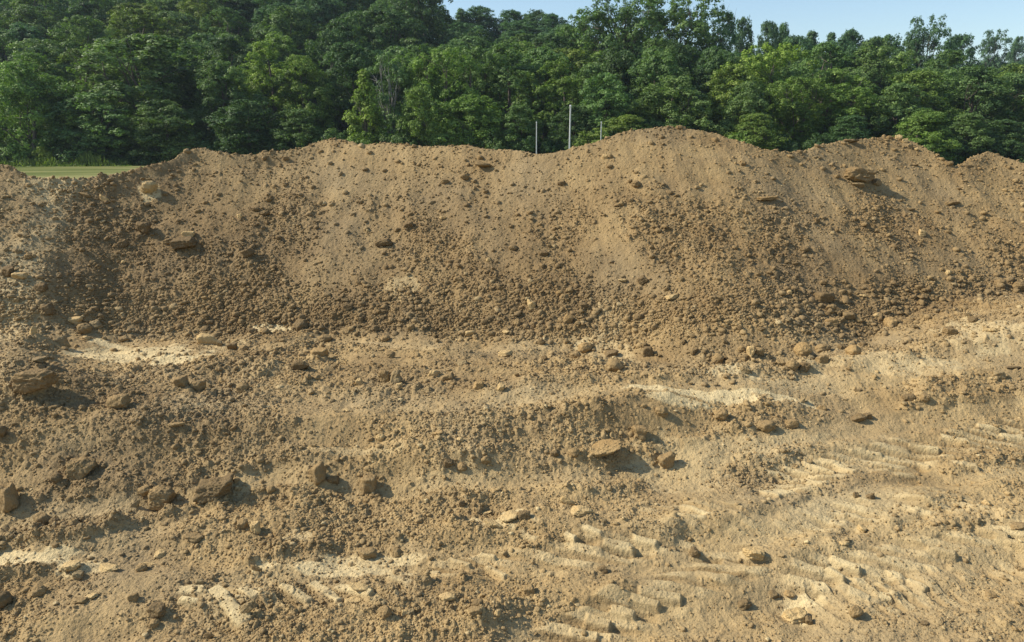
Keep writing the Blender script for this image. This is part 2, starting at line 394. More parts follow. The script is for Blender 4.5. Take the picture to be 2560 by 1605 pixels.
SOIL_A = (0.285, 0.188, 0.080); SOIL_B = (0.415, 0.287, 0.127); SOIL_M = (0.150, 0.095, 0.041); SOIL_P = (0.670, 0.525, 0.272); SOIL_G = (0.280, 0.208, 0.110)
def soil(name, stone=False):
    m, n, b = mat(name)
    tc = N(n, 'ShaderNodeNewGeometry') if not stone else N(n, 'ShaderNodeTexCoord')
    P = tc.outputs['Position'] if not stone else tc.outputs['Object']
    def noise(s, d=4, r=0.6):
        o = N(n, 'ShaderNodeTexNoise', Scale=s, Detail=d, Roughness=r); n.links.new(P, o.inputs['Vector']); return o.outputs[0]
    a = noise(1.3, 6, 0.65); f = noise(22, 5, 0.7); g = noise(110, 2, 0.6)
    c = mix(n, SOIL_A, SOIL_B, mr(n, a, 0.36, 0.64))
    c = mix(n, c, SOIL_G, mr(n, noise(0.45, 3), 0.45, 0.65, 0, 0.7))
    c = mix(n, c, SOIL_B, mr(n, f, 0.45, 0.75, 0, 0.5))
    if not stone:
        at_p = N(n, 'ShaderNodeAttribute', _attribute_name='pale'); at_m = N(n, 'ShaderNodeAttribute', _attribute_name='moist_and_shade')
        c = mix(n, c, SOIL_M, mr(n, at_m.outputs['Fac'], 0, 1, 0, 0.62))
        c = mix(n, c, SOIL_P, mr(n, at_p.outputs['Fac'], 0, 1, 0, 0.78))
    else:
        oi = N(n, 'ShaderNodeObjectInfo')
        c = mix(n, c, oi.outputs['Color'], 1.0, 'MULTIPLY')
        at_t = N(n, 'ShaderNodeAttribute', _attribute_name='tone')
        c = mix(n, c, SOIL_P, mr(n, at_t.outputs['Fac'], 0.93, 1.0, 0, 0.7))
        c = mix(n, c, SOIL_M, mr(n, at_t.outputs['Fac'], 0.35, 0.0, 0, 0.30))
        at_m = N(n, 'ShaderNodeAttribute', _attribute_name='moist_and_shade'); c = mix(n, c, SOIL_M, mr(n, at_m.outputs['Fac'], 0, 1, 0, 0.62))
    c = mix(n, c, (0.72, 0.58, 0.38), mr(n, g, 0.60, 0.78, 0, 0.40))
    c = mix(n, c, (0.13, 0.09, 0.05), mr(n, g, 0.42, 0.25, 0, 0.50))
    c = mix(n, c, (0.14, 0.10, 0.06), mr(n, noise(46, 3, 0.7), 0.42, 0.28, 0, 0.45))
    n.links.new(c, b.inputs['Base Color'])
    b.inputs['Roughness'].default_value = 0.93
    b.inputs['Specular IOR Level'].default_value = 0.2
    bu = N(n, 'ShaderNodeBump', Strength=0.6, Distance=0.014)
    n.links.new(noise(75, 5, 0.72), bu.inputs['Height'])
    b2 = N(n, 'ShaderNodeBump', Strength=0.6, Distance=0.040)
    n.links.new(noise(24, 3, 0.6), b2.inputs['Height']); n.links.new(bu.outputs[0], b2.inputs['Normal'])
    n.links.new(b2.outputs[0], b.inputs['Normal'])
    return m
M_SOIL = soil('excavated_soil'); M_CLOD = soil('soil_clod', True)

# ------------------------------------------------------------------ object helpers
def tag(o, label=None, cat=None, group=None, kind=None):
    if label: o['label'] = label
    if cat: o['category'] = cat
    if group: o['group'] = group
    if kind: o['kind'] = kind
    return o
def np_mesh(name, v, faces, smooth=True):
    """v (n,3) floats; faces (m,k) ints, all of one size"""
    me = bpy.data.meshes.new(name)
    k = faces.shape[1]
    me.vertices.add(len(v)); me.vertices.foreach_set('co', np.ascontiguousarray(v, np.float32).ravel())
    me.loops.add(faces.size); me.loops.foreach_set('vertex_index', np.ascontiguousarray(faces, np.int32).ravel())
    me.polygons.add(len(faces)); me.polygons.foreach_set('loop_start', np.arange(0, faces.size, k, dtype=np.int32))
    if smooth: me.polygons.foreach_set('use_smooth', np.ones(len(faces), bool))
    me.update(calc_edges=True)
    return me
def attr(me, name, arr, dom='POINT'):
    a = me.attributes.new(name, 'FLOAT', dom); a.data.foreach_set('value', np.ascontiguousarray(arr, np.float32))
def link(name, me, m=None, parent=None, loc=None):
    o = bpy.data.objects.new(name, me); COL.objects.link(o)
    if m: me.materials.append(m)
    if parent: o.parent = parent
    if loc: o.location = loc
    return o

# ------------------------------------------------------------------ ground and dirt heaps
def col_axis():
    c = np.linspace(-0.80, 0.80, 1560)
    out = 0.80 + 0.0011 * np.cumsum(1.065 ** np.arange(90))
    out = out[out < 4.2]
    return np.concatenate([-out[::-1], c, out])
def row_axis():
    r = list(np.concatenate([np.linspace(-14, 1.5, 10), np.linspace(2.2, 4.2, 16)]))
    y = 4.2
    while y < 26:
        if y < 10.4: d = 0.00062 * (y * y + 12) / 3.6
        elif y < 17.3: d = 0.017
        elif y < 18.5: d = 0.05
        else: d = 0.25
        y += d; r.append(y)
    return np.array(r)
U = col_axis(); R = row_axis()
Yg = np.repeat(R[:, None], len(U), 1); Xg = U[None, :] * (np.maximum(R, 2.2)[:, None] + 0.4)
x = Xg.ravel().astype(np.float32); y = Yg.ravel().astype(np.float32)
h, pale, moist_and_shade, rub, tt = fields(x, y)
V = np.stack([x, y, h], 1)
nr, nc = len(R), len(U)
idx = np.arange(nr * nc).reshape(nr, nc)
Q = np.stack([idx[:-1, :-1], idx[:-1, 1:], idx[1:, 1:], idx[1:, :-1]], -1).reshape(-1, 4)
qx = x[Q[:, 0]]; qy = y[Q[:, 0]]; qt = tt[Q[:, 0]]
pile = qt > -0.01 + 0.03 * perlin(qx * 3, qx * 0, 120)
pile &= np.abs(qx) < 16
pile &= (h[Q[:, 0]] > 0.12) | (qt < 1)
xl = spur_x(qy) + 0.25 + 0.2 * perlin(qy * 1.3, qy * 0, 121)
left = (qx < xl) & (qy > 9.2) & (qy < 19) & (qx > -16)
left &= (h[Q[:, 0]] > 0.05)
xr = 9.05 + 0.25 * perlin(qy * 1.1, qy * 0, 122) + 0.35 * (15.0 - qy)
right = pile & (qx > xr)
main = pile & ~left & ~right
rest = ~(main | left | right)
def part_mesh(name, sel):
    q = Q[sel]; u, inv = np.unique(q, return_inverse=True)
    me = np_mesh(name, V[u], inv.reshape(-1, 4))
    attr(me, 'pale', pale[u]); attr(me, 'moist_and_shade', moist_and_shade[u])
    return me
g = link('ground', part_mesh('ground', rest), M_SOIL); tag(g, 'tan churned soil with clods and machine tracks', kind='structure')
d1 = link('dirt_heap', part_mesh('dirt_heap', main), M_SOIL); tag(d1, 'long high heap of loose brown soil with a wavy crest across the site', 'dirt heap', 'heaps of dumped soil')
d2 = link('dirt_heap', part_mesh('dirt_heap', left), M_SOIL); tag(d2, 'low greyish stony soil heap with a pale ridge, beside the grass strip', 'dirt heap', 'heaps of dumped soil')
d3 = link('dirt_heap', part_mesh('dirt_heap', right), M_SOIL); tag(d3, 'small tan heap behind the notch at the right end of the long heap', 'dirt heap', 'heaps of dumped soil')

# ------------------------------------------------------------------ clods and stones
HG = h.reshape(nr, nc); YR = R; UC = U
def surf(X, Y, q=45):
    i = int(np.searchsorted(YR, Y)); j = int(np.searchsorted(UC, X / (max(Y, 2.2) + 0.4)))
    return float(np.percentile(HG[max(0, i - 3):i + 4, max(0, j - 4):j + 5], q))
def ico(sub):
    me = bpy.data.meshes.new('t'); import bmesh
    bm = bmesh.new(); bmesh.ops.create_icosphere(bm, subdivisions=sub, radius=1.0)
    v = np.array([p.co[:] for p in bm.verts], np.float32); f = np.array([[q.index for q in p.verts] for p in bm.faces], np.int32)
    bm.free(); bpy.data.meshes.remove(me); return v, f
ICO = {k: ico(k) for k in (1, 2, 4, 5)}
def perlin3(p, s, seed):
    a = perlin(p[:, 0] * s + 3.1, p[:, 1] * s + 0.7 * p[:, 2] * s, seed); b = perlin(p[:, 1] * s - 1.7, p[:, 2] * s + 5.2, seed + 1); c = perlin(p[:, 2] * s + 8.8, p[:, 0] * s - 2.2, seed + 2)
    return (a + b + c) * 0.6
def rock_shape(v, kind, seed):
    r = np.random.RandomState(seed)
    d = v / np.linalg.norm(v, axis=1, keepdims=True)
    ncut = {'r': 9, 'b': 8, 's': 9}[kind]
    nn = r.normal(size=(ncut, 3)); nn /= np.linalg.norm(nn, axis=1, keepdims=True)
    if kind == 'b':
        nn[:6] = np.array([[1, 0, 0], [-1, 0, 0], [0, 1, 0], [0, -1, 0], [0, 0, 1], [0, 0, -1]]) + r.normal(size=(6, 3)) * 0.22
    if kind == 's':
        nn[0] = (0.1, 0, 1); nn[1] = (0, 0.1, -1)
        nn[2:, 2] *= 0.3
    nn /= np.linalg.norm(nn, axis=1, keepdims=True)
    off = r.uniform(0.66, 0.98, ncut) if kind != 's' else np.concatenate([[0.95, 0.95], r.uniform(0.6, 1, ncut - 2)])
    dots = np.maximum(d @ nn.T, 1e-3)
    rad = np.min(off[None] / dots, axis=1)
    kk = {'r': 0.55, 'b': 0.95, 's': 0.95}[kind]
    rad = np.minimum(rad, 1.25)
    rad = 1 * (1 - kk) + rad * kk
    rad = rad * (1 + 0.13 * perlin3(d, 1.6, seed % 97) + 0.09 * perlin3(d, 4.2, seed % 89))
    if len(v) > 500: rad = rad * (1 - 0.10 * np.exp(-(perlin3(d, 2.6, seed % 73) / 0.05) ** 2) + 0.055 * perlin3(d, 8, seed % 83) + 0.035 * np.abs(perlin3(d, 17, seed % 79)) + 0.02 * perlin3(d, 33, seed % 71))
    return d * rad[:, None]

TONE = {'d': (0.56, 0.55, 0.55, 1), 'n': (0.86, 0.84, 0.82, 1), 'p': (1.5, 1.52, 1.5, 1), 'g': (0.85, 0.90, 0.98, 1), 'o': (1.08, 1.02, 0.93, 1)}
# px, py (centre), width, height in photo pixels, shape, tone, tilt, label
CLODS = [
(540,1222,104,56,'b','d',5,'largest dark brown clod with a hollowed face, lying alone'),
(400,1242,68,48,'b','n',-12,'blocky tan rock just left of the largest dark clod'),
(365,1222,32,30,'r','n',0,'rounded clod tucked behind the blocky tan rock'),
(338,1258,32,16,'s','g',30,'small grey shard leaning on the blocky tan rock'),
(200,1168,58,52,'b','n',48,'elongated clod tilted steeply, with a dark underside'),
(143,1203,26,26,'r','d',0,'round clod below and left of the steeply tilted clod'),
(795,1183,40,50,'b','n',8,'upright blocky clod standing clear of the fine gravel'),
(835,1190,34,24,'b','d',0,'dark broken clod touching the upright blocky clod'),
(678,1228,24,19,'r','n',0,'small round clod right of the largest dark clod'),
(307,1285,26,15,'s','p',0,'pale flake on the slope below the blocky tan rock'),
(108,1294,40,32,'r','n',0,'round tan clod in the row above the pale left track'),
(138,1302,26,22,'r','d',0,'smaller clod touching the right side of the round tan clod'),
(188,1312,30,28,'r','n',15,'lumpy clod at the right end of the row of round clods'),
(25,1240,40,70,'b','n',10,'tall crusted clod at the edge below the dark slope'),
(485,1343,48,22,'s','n',-8,'thin slab with a dark broken right end, above pale rubble'),
(400,1380,30,22,'s','p',-10,'small pale tilted flake above the pale crushed slabs'),
(270,1418,64,22,'s','p',0,'wide pale crushed slab beside a grey pebble'),
(183,1412,50,30,'s','p',8,'pale crusted slab left of the grey pebble'),
(197,1436,24,22,'b','g',0,'grey squarish pebble on the pale crushed slabs'),
(380,1409,40,10,'s','p',-12,'long thin pale chip lying right of the crushed slabs'),
(355,1418,28,24,'r','n',0,'rounded clod beside the long thin pale chip'),
(20,1418,24,26,'s','p',60,'pale pointed shard stuck upright in the left track'),
(97,1474,38,28,'r','n',0,'smooth round brown clod alone near the lower left'),
(4,1496,44,46,'r','d',0,'large dark round clod cut by the left edge'),
(232,1489,38,13,'s','p',12,'pale thin flake on top of a dark flat slab'),
(203,1502,44,18,'s','n',0,'flat brown slab with a shadowed underside beneath a flake'),
(392,1525,46,26,'b','d',0,'brown lumpy clod left of the standing grey slab'),
(385,1555,26,20,'r','n',0,'small clod below the brown lumpy clod'),
(620,1530,54,50,'s','g',48,'standing grey slab propped against the large pale track block'),
(525,1590,38,18,'s','d',25,'dark tilted slab at the bottom below the standing grey slab'),
(500,1458,20,18,'b','g',0,'small grey cube at the corner of the large pale block'),
(335,1492,26,20,'b','n',0,'squarish clod between the round brown clod and pale pads'),
(640,1420,34,20,'s','n',-30,'slanted splinter above the pale packed track'),
(605,1312,26,24,'b','n',0,'blocky clod in the loose rubble above the pale track'),
(640,1318,24,30,'b','p',0,'pale upright chip beside a blocky clod in the rubble'),
(953,1100,24,16,'r','p',0,'pale pebble on the dark slope left of centre'),
(1150,1102,18,13,'r','p',0,'small pale round pebble right of the pale pebble'),
(1095,1093,28,15,'s','o',10,'flat orange-tan chip between two pale pebbles'),
(1500,1122,104,46,'s','o',14,'broad flat tan rock overhanging a dark gap'),
(1437,1137,26,24,'r','n',0,'round clod at the left end of the broad flat rock'),
(1385,1133,22,20,'b','d',0,'dark squarish clod left of the broad flat rock'),
(1600,1086,38,40,'b','n',0,'upright brown clod above the broad flat tan rock'),
(1667,1146,44,38,'b','n',10,'wedge-shaped brown clod at the end of the rubble bank'),
(1155,1163,28,20,'r','n',0,'oval clod with its shadow on a dark pit'),
(1120,1158,24,20,'b','d',0,'dark clod left of the oval clod'),
(1215,1152,24,20,'r','n',0,'round clod right of the oval clod'),
(925,1203,42,40,'b','n',0,'crumbly clod with a split right side'),
(920,1378,46,24,'b','n',0,'loaf-shaped clod resting at the edge of the packed track'),
(990,1375,34,22,'b','n',0,'low broken clod right of the loaf-shaped clod'),
(1455,1276,60,28,'s','p',-10,'pale flat slab lying flush by a dark crack'),
(1417,1257,42,24,'s','p',-28,'pale slab broken off left of the flat pale slab'),
(1275,1288,46,30,'s','p',6,'palest crusted slab on the broken plate'),
(1214,1279,32,10,'s','p',8,'thin pale sliver above the broken plate'),
(1238,1310,58,22,'s','p',-22,'long pale broken plate sloping to the right'),
(1310,1293,30,20,'b','d',0,'dark crumbly clod right of the palest slab'),
(1155,1264,16,16,'b','d',0,'small dark cube left of the broken plate'),
(1115,1489,46,24,'s','p',6,'lone pale wedge slab right of the loose rubble'),
(905,1478,62,20,'s','p',-14,'long pale splintered slab beside the packed track'),
(880,1500,50,18,'s','p',4,'pale slab lying just under the long splintered slab'),
(962,1534,34,30,'r','n',0,'rounded tan clod in grey rubble at the bottom'),
(1012,1530,20,18,'b','p',0,'pale chip right of the rounded tan clod'),
(1028,1528,20,20,'b','g',0,'grey chip in the rubble at the bottom'),
(1195,1520,34,30,'b','d',20,'leaning dark clod right of the lone pale wedge'),
(1190,1545,36,18,'b','n',0,'low clod at the foot of the leaning dark clod'),
(1243,1547,18,16,'r','p',0,'small pale round pebble right of the leaning dark clod'),
(1322,1478,28,30,'b','n',0,'rounded crust of soil in the middle of the track'),
(1507,1417,24,20,'b','d',30,'dark tilted chip on the packed tan ground'),
(1887,1390,56,28,'b','p',0,'pale angular rock with a notched top, on open ground'),
(1862,1506,32,22,'b','d',30,'dark slanting clod above the yellow crumbly lump'),
(1988,1541,56,32,'b','p',0,'bright yellowish crumbly lump at the bottom right'),
(2022,1550,22,24,'b','d',0,'dark clod in the shadow of the yellow lump'),
(2136,1534,32,32,'r','n',0,'round clod right of the yellow crumbly lump'),
(1975,1478,30,18,'s','o',-10,'flat tan slab above the yellow crumbly lump'),
(1935,1480,22,18,'b','d',0,'dark clod left of the flat tan slab'),
(2108,1367,28,12,'s','p',10,'pale chip lying alone on the right-hand tracks'),
(1978,1347,32,10,'s','p',4,'thin pale sliver on the ground above the angular rock'),
(2178,1237,20,16,'b','d',25,'small dark clod on the upper right tracks'),
(2140,1232,16,16,'b','d',0,'dark cube left of the small dark clod on the tracks'),
(2466,1259,20,17,'r','p',0,'pale round pebble high on the right tracks'),
(2442,1309,14,16,'b','g',0,'small upright stone below the pale round pebble'),
(2541,1309,44,20,'s','n',8,'slab at the right edge overhanging a dark gap'),
(2152,1325,30,24,'s','p',-20,'pale tilted plate beside a dark crack'),
(2476,1490,26,18,'b','n',0,'brown clod at the lower right edge'),
(2310,1558,24,12,'s','d',0,'small dark slab near the bottom right corner'),
(1738,1376,30,22,'b','d',0,'dark clod left of the pale angular rock'),
(2008,876,44,38,'r','o',0,'biggest round reddish clod at the foot of the heap'),
(2132,877,40,30,'r','o',0,'pale round boulder standing apart, right of the reddish clod'),
(2105,868,20,15,'b','d',0,'small dark clod touching the pale round boulder'),
(2160,864,20,15,'b','d',0,'dark clod behind the pale round boulder'),
(2055,868,44,20,'r','n',10,'oval clod between the reddish clod and pale boulder'),
(2054,902,30,22,'b','n',0,'angular clod below the oval clod'),
(2026,898,18,16,'r','g',0,'small grey pebble under the reddish clod'),
(1978,917,36,27,'r','n',0,'round brown clod, lowest of the foot of the heap'),
(2011,917,32,22,'b','d',0,'brown clod right of the lowest round clod'),
(1952,914,24,20,'b','n',0,'clod left of the lowest round clod'),
(1877,882,20,30,'b','p',10,'upright greyish-pale block in the foot rubble'),
(1898,880,24,22,'b','n',0,'brown clod right of the upright pale block'),
(1795,895,28,26,'r','n',0,'round clod at the left of the foot rubble'),
(1826,908,24,18,'r','n',0,'oval clod right of the round foot clod'),
(1863,926,26,18,'b','g',0,'greyish clod below the upright pale block'),
(1854,873,18,16,'r','n',0,'small clod left of the upright pale block'),
(2060,745,46,26,'b','d',0,'dark wide lump above the right-hand clod drift'),
(2077,773,26,20,'r','n',0,'round clod just below the dark wide lump'),
(2225,808,34,26,'b','o',15,'smooth light diamond-shaped stone in the right-hand clod drift'),
(2215,779,26,14,'s','n',10,'flat clod above the smooth light stone'),
(2147,801,22,18,'r','n',0,'round clod left of the smooth light stone'),
(2120,792,40,16,'b','n',0,'wide low clod in the right-hand drift'),
(2080,803,34,20,'b','o',0,'orange-tan crumbly clod in the right-hand drift'),
(2043,816,20,20,'b','g',0,'grey clod at the lower edge of the right-hand drift'),
(2190,793,16,12,'r','p',0,'whitish pebble in the right-hand drift'),
(2157,738,18,12,'s','p',0,'pinkish pale chip above the right-hand drift'),
(1974,732,15,14,'b','p',0,'pale chip left of the dark wide lump'),
(2373,828,32,26,'b','n',0,'shadowed clod at the top of the packed bank'),
(2477,823,38,13,'s','p',4,'pale flat stone on the packed bank'),
(2305,581,18,18,'b','p',0,'pale upright chip high on the right slope'),
(2299,608,12,11,'r','n',0,'small pebble under the pale upright chip'),
(2370,680,14,13,'r','p',0,'pale pebble in the stony strip at the right'),
(2548,712,36,26,'r','n',0,'brown clod at the right edge on the stony strip'),
(2500,708,24,18,'r','n',0,'clod left of the brown edge clod'),
(2012,623,24,14,'r','d',0,'brown clod in the middle of the right slope'),
(2013,637,13,11,'r','g',0,'grey round pebble under the brown slope clod'),
(2043,552,12,16,'b','d',0,'thin dark reddish chip high on the right slope'),
(2287,411,22,9,'s','d',0,'flat dark chip below the stony right peak'),
(2150,441,86,32,'b','n',-2,'broad crusted lump overhanging a dark hollow below the right peak'),
(2190,455,26,16,'b','g',0,'grey stone at the end of the broad crusted lump'),
(2145,462,34,12,'b','g',0,'grey stone beneath the lip of the broad crusted lump'),
(1918,496,54,14,'s','o',4,'long smooth slab with a shadowed lip on the upper slope'),
(2376,508,42,13,'s','n',6,'flat slab jutting from the far right slope'),
(2276,520,22,10,'s','n',0,'small flat slab left of the jutting slab'),
(2373,408,20,13,'r','n',0,'rounded clod in the notch between the two right heaps'),
(2126,352,42,13,'s','d',2,'brown flat slab on the crest left of the stony peak'),
(2246,342,18,12,'b','p',0,'pale stone on top of the stony right peak'),
(2262,350,16,12,'b','p',0,'pale stone just below the top of the right peak'),
(2225,345,14,10,'r','n',0,'small clod left of the top stone of the right peak'),
(2274,366,16,11,'b','g',0,'greyish stone on the right shoulder of the stony peak'),
(2290,372,14,9,'r','p',0,'pale pebble on the right shoulder of the stony peak'),
(2420,414,36,7,'s','n',-3,'long flat crust on the small right heap'),
(1858,409,15,15,'r','n',0,'single clod below the right shoulder of the tallest peak'),
(1698,318,16,9,'b','n',0,'block at the very top of the tallest peak'),
(1172,359,19,17,'b','n',0,'lone block perched on the crest left of the poles'),
(1380,380,10,8,'r','p',0,'tiny pale pebble on the crest between the poles'),
(1203,414,50,19,'s','n',-6,'slab with a dark underside below the perched block'),
(1162,443,22,15,'r','n',0,'clod below and left of the dark-bottomed slab'),
(1112,453,20,12,'r','n',0,'clod left of the one under the dark-bottomed slab'),
(1405,457,22,13,'b','d',0,'dark clod below the white poles'),
(1590,462,24,17,'r','n',8,'smooth clod with a dark hollow on the tallest face'),
(1575,454,12,10,'r','n',0,'small clod beside the smooth hollowed clod'),
(1512,392,13,12,'b','p',20,'pale chip in a scar below the crest dip'),
(1526,391,11,12,'b','n',-15,'brown chip right of the pale chip in the scar'),
(1108,543,19,11,'s','p',0,'white flat pebble in the middle of the upper face'),
(1284,618,24,14,'r','n',0,'oval clod near the middle of the face'),
(1222,650,13,12,'r','p',0,'white pebble left of the middle gravel drift'),
(1360,632,22,15,'b','d',0,'brown clod in the middle gravel drift'),
(1145,697,24,15,'b','n',6,'flat grey-brown clod on the lower middle face'),
(1607,700,25,19,'b','d',20,'isolated dark clod with a pointed end, right of centre'),
(1558,702,24,11,'s','p',0,'pale flake left of the isolated dark clod'),
(1677,742,36,17,'s','p',10,'pale flat stone right of the isolated dark clod'),
(1597,795,24,16,'r','d',10,'brown clod low on the face right of centre'),
(1329,762,22,30,'b','p',10,'tall pale tan stone among clods at the centre foot'),
(1410,744,24,19,'r','n',0,'lowest of three clustered clods at the centre'),
(1423,727,20,16,'r','n',0,'right one of three clustered clods at the centre'),
(1398,732,20,16,'r','o',0,'left one of three clustered clods at the centre'),
(1421,798,24,24,'b','o',-30,'slanting tan clod at the centre foot'),
(1457,767,26,16,'r','d',0,'dark oval clod right of the three clustered clods'),
(1225,795,26,15,'r','d',15,'dark oval clod at the foot left of centre'),
(1212,806,20,14,'r','d',0,'dark clod just below the dark oval foot clod'),
(1294,806,18,18,'r','n',0,'round clod at the foot below the tall pale stone'),
(1174,833,24,13,'b','p',0,'cream stone on the edge of the packed bench'),
(1267,834,22,12,'s','p',0,'cream flake right of the cream stone'),
(963,846,24,17,'r','n',0,'round clod at the foot of the dark drift'),
(936,826,20,18,'r','d',0,'dark round clod in the foot drift left of centre'),
(900,800,16,20,'b','d',0,'dark upright clod at the left of the foot drift'),
(1028,820,18,20,'b','n',20,'brown clod in the middle of the foot drift'),
(755,811,36,34,'r','d',0,'dark ball-shaped clod on the pale patch'),
(738,822,18,12,'r','d',0,'small dark clod at the left of the ball-shaped clod'),
(631,830,24,15,'r','d',0,'dark clod at the left tip of the pale patch'),
(812,843,32,18,'r','n',0,'flat oval clod right of the ball-shaped clod'),
(803,822,20,14,'r','d',0,'dark clod above the flat oval clod'),
(520,852,50,28,'b','p',-12,'angular pale-faced rock on the left bench'),
(549,858,14,18,'b','g',0,'small grey upright chip beside the angular rock'),
(583,863,28,20,'b','d',0,'dark clod right of the angular rock'),
(607,870,24,18,'b','n',0,'clod right of the dark one beside the angular rock'),
(312,847,26,14,'r','n',0,'low rounded clod above the pale cracked slab'),
(187,800,34,19,'b','p',0,'whitish stone behind the smooth oval stone'),
(210,822,34,27,'r','n',0,'smooth oval stone at the foot of the left slope'),
(241,812,28,22,'b','g',0,'grey angular clod right of the smooth oval stone'),
(155,858,38,32,'b','g',20,'grey block under the left ridge'),
(215,845,18,12,'b','p',0,'pale chip right of the grey block'),
(84,836,30,16,'s','p',60,'pale slab leaning on the left ridge'),
(96,900,54,22,'s','g',8,'grey flat slab under the end of the left ridge'),
(88,968,96,50,'b','n',0,'biggest crusted lump at the left with a black gap below'),
(372,922,26,16,'s','g',30,'small grey tilted slab on the left bench'),
(455,958,42,30,'b','n',0,'left half of a split brown block'),
(492,964,44,28,'b','n',12,'right half of a split brown block'),
(557,949,20,16,'s','p',-35,'pale striped chip right of the split block'),
(607,968,32,26,'r','n',0,'round tan clod right of the pale striped chip'),
(300,1004,50,36,'b','n',0,'crumbly clod over a black hole on the left slope'),
(800,890,38,26,'b','o',0,'crumbly tan clod above the split dark lump'),
(750,914,46,24,'b','d',0,'dark broken lump on the left bench'),
(770,944,20,18,'r','n',0,'left one of two clods under the dark broken lump'),
(792,946,20,16,'r','n',0,'right one of two clods under the dark broken lump'),
(962,942,28,36,'b','n',0,'left piece of the tall fractured clod'),
(990,946,30,42,'b','g',5,'right piece of the tall fractured clod'),
(1000,971,20,16,'b','p',0,'pale chip at the foot of the tall fractured clod'),
(898,958,20,18,'b','p',0,'pale chip left of the tall fractured clod'),
(1120,944,36,22,'b','n',20,'broken clod on the bench left of the orange stone'),
(1155,905,34,18,'b','g',15,'grey clod above the broken bench clod'),
(1085,935,30,18,'b','p',0,'pale lump left of the broken bench clod'),
(1198,962,32,19,'b','o',0,'orange-tan angular stone on the bench'),
(1252,967,20,18,'b','p',0,'pale rounded stone right of the orange-tan stone'),
(1262,882,40,22,'s','p',6,'pale-topped slab on the bench'),
(975,886,22,24,'b','n',10,'upright clod on the bench below the foot drift'),
(1113,870,20,14,'b','n',0,'small clod on the bench left of the pale-topped slab'),
(1353,851,20,15,'r','d',15,'dark oval clod on the centre bench'),
(1415,854,14,13,'r','n',0,'small clod right of the dark oval bench clod'),
(1361,895,16,14,'r','d',0,'dark clod on the bench under the dark oval one'),
(1440,888,32,22,'b','n',0,'crumbly clod under the smooth pale hump'),
(1462,865,38,26,'r','o',0,'smooth pale hump on the centre bench'),
(1535,915,46,36,'r','n',12,'big smooth tan lump half buried in the bench'),
(1526,885,40,16,'b','d',12,'dark clod above the big smooth tan lump'),
(1620,880,28,24,'b','d',0,'dark crumbly clod at the right end of the bench'),
(1418,922,14,12,'b','p',0,'pale pebble in the dark bench rubble'),
(1655,1026,34,28,'r','n',0,'round half-buried clod under the pale track'),
(1803,1045,36,26,'r','n',0,'low round clod under the pale track, right of another'),
(1980,1056,34,20,'b','n',15,'wedge clod right of the low round clods'),
(2007,1000,14,20,'b','g',0,'small pointed grey chip below the pale track'),
(2055,1024,26,14,'b','n',0,'clod above the wedge clod'),
(2145,1044,34,23,'r','d',20,'dark oval clod below the right end of the track'),
(2168,1038,22,16,'b','d',0,'dark shadowed clod right of the dark oval clod'),
(2270,1001,28,16,'b','d',12,'dark clod on the slope below the packed bank'),
(2312,1002,24,18,'b','n',0,'tan clod right of the dark slope clod'),
(2145,975,24,9,'s','d',0,'thin dark crust right of the pale track'),
(2528,915,46,9,'s','d',3,'thin plate jutting over a black hollow at the right'),
(2498,938,34,20,'b','g',0,'grey rubble lump at the mouth of the black hollow'),
(2287,947,18,9,'s','p',0,'pale chip on the packed bank'),
(1915,1065,44,26,'r','n',0,'smooth hump at the top of the right tracks'),
(360,573,34,30,'b','d',0,'dark rounded clod on the shaded left slope'),
(310,610,24,18,'b','d',30,'dark clod below and left of the rounded one on the shaded slope'),
(463,612,66,26,'b','d',8,'broad dark broken lump on the shaded left slope'),
(472,586,30,14,'b','p',0,'pale crust above the broad dark broken lump'),
(421,605,26,16,'r','n',0,'brown clod left of the broad dark broken lump'),
(618,635,30,25,'b','d',30,'lone dark clod on the smooth part of the left slope'),
(600,540,14,14,'b','p',20,'white chip near the top of the left slope'),
(663,534,26,12,'r','d',8,'dark oval clod right of the white chip'),
(640,522,24,10,'r','d',0,'dark clod above the dark oval clod'),
(308,654,14,9,'r','p',0,'white pebble in the grey left hollow'),
(22,676,30,24,'b','d',0,'dark clod with a black gap at the left edge'),
(50,690,34,18,'b','p',0,'pale clod right of the black gap at the left edge'),
(72,640,20,13,'r','o',0,'orange-tan clod on the pale left ridge'),
(103,717,28,22,'b','d',0,'dark clod on the side of the pale left ridge'),
(122,775,30,30,'b','d',20,'dark jagged block hanging on the left ridge'),
(372,470,40,30,'b','p',0,'pale blocky crust high on the left slope'),
(213,485,30,12,'s','o',-20,'orange slab over a dark gap near the grass'),
(260,497,30,12,'s','p',-25,'pale slab on the low left crest'),
(275,429,14,9,'r','n',0,'pebble on the low crest right below the grass'),
(140,438,14,12,'b','g',0,'grey stone standing on the low crest by the grass'),
(715,397,15,10,'r','n',0,'small clod in the hollow left of the rounded hump'),
(960,608,40,16,'b','d',10,'dark broken crust in the middle of the face'),
(1022,565,24,16,'b','d',20,'dark clod upper left of the middle of the face'),
(870,770,22,24,'b','d',10,'dark jagged clod left above the foot drift'),
(445,1064,44,14,'s','n',4,'long low slab in the gravel slope'),
(868,1022,26,9,'s','p',-8,'thin pale splinter on the gravel slope'),
(0,1082,34,34,'b','d',0,'dark clod cut by the left edge on the slope'),
]
def size_at(px, py, wpx):
    p = ground_pt(px, py); p = (p[0], p[1], surf(p[0], p[1], 70 if wpx > 38 else 45)); a, t = ray(px, py)
    fw = p[1] * cp - (p[2] - CAMH) * sp
    return p, wpx * fw / F
RC = random.Random(5)
NAMES = {'r': 'dirt_clod', 'b': 'dirt_clod', 's': 'clay_slab'}
CATS = {'r': 'clod', 'b': 'clod', 's': 'slab'}
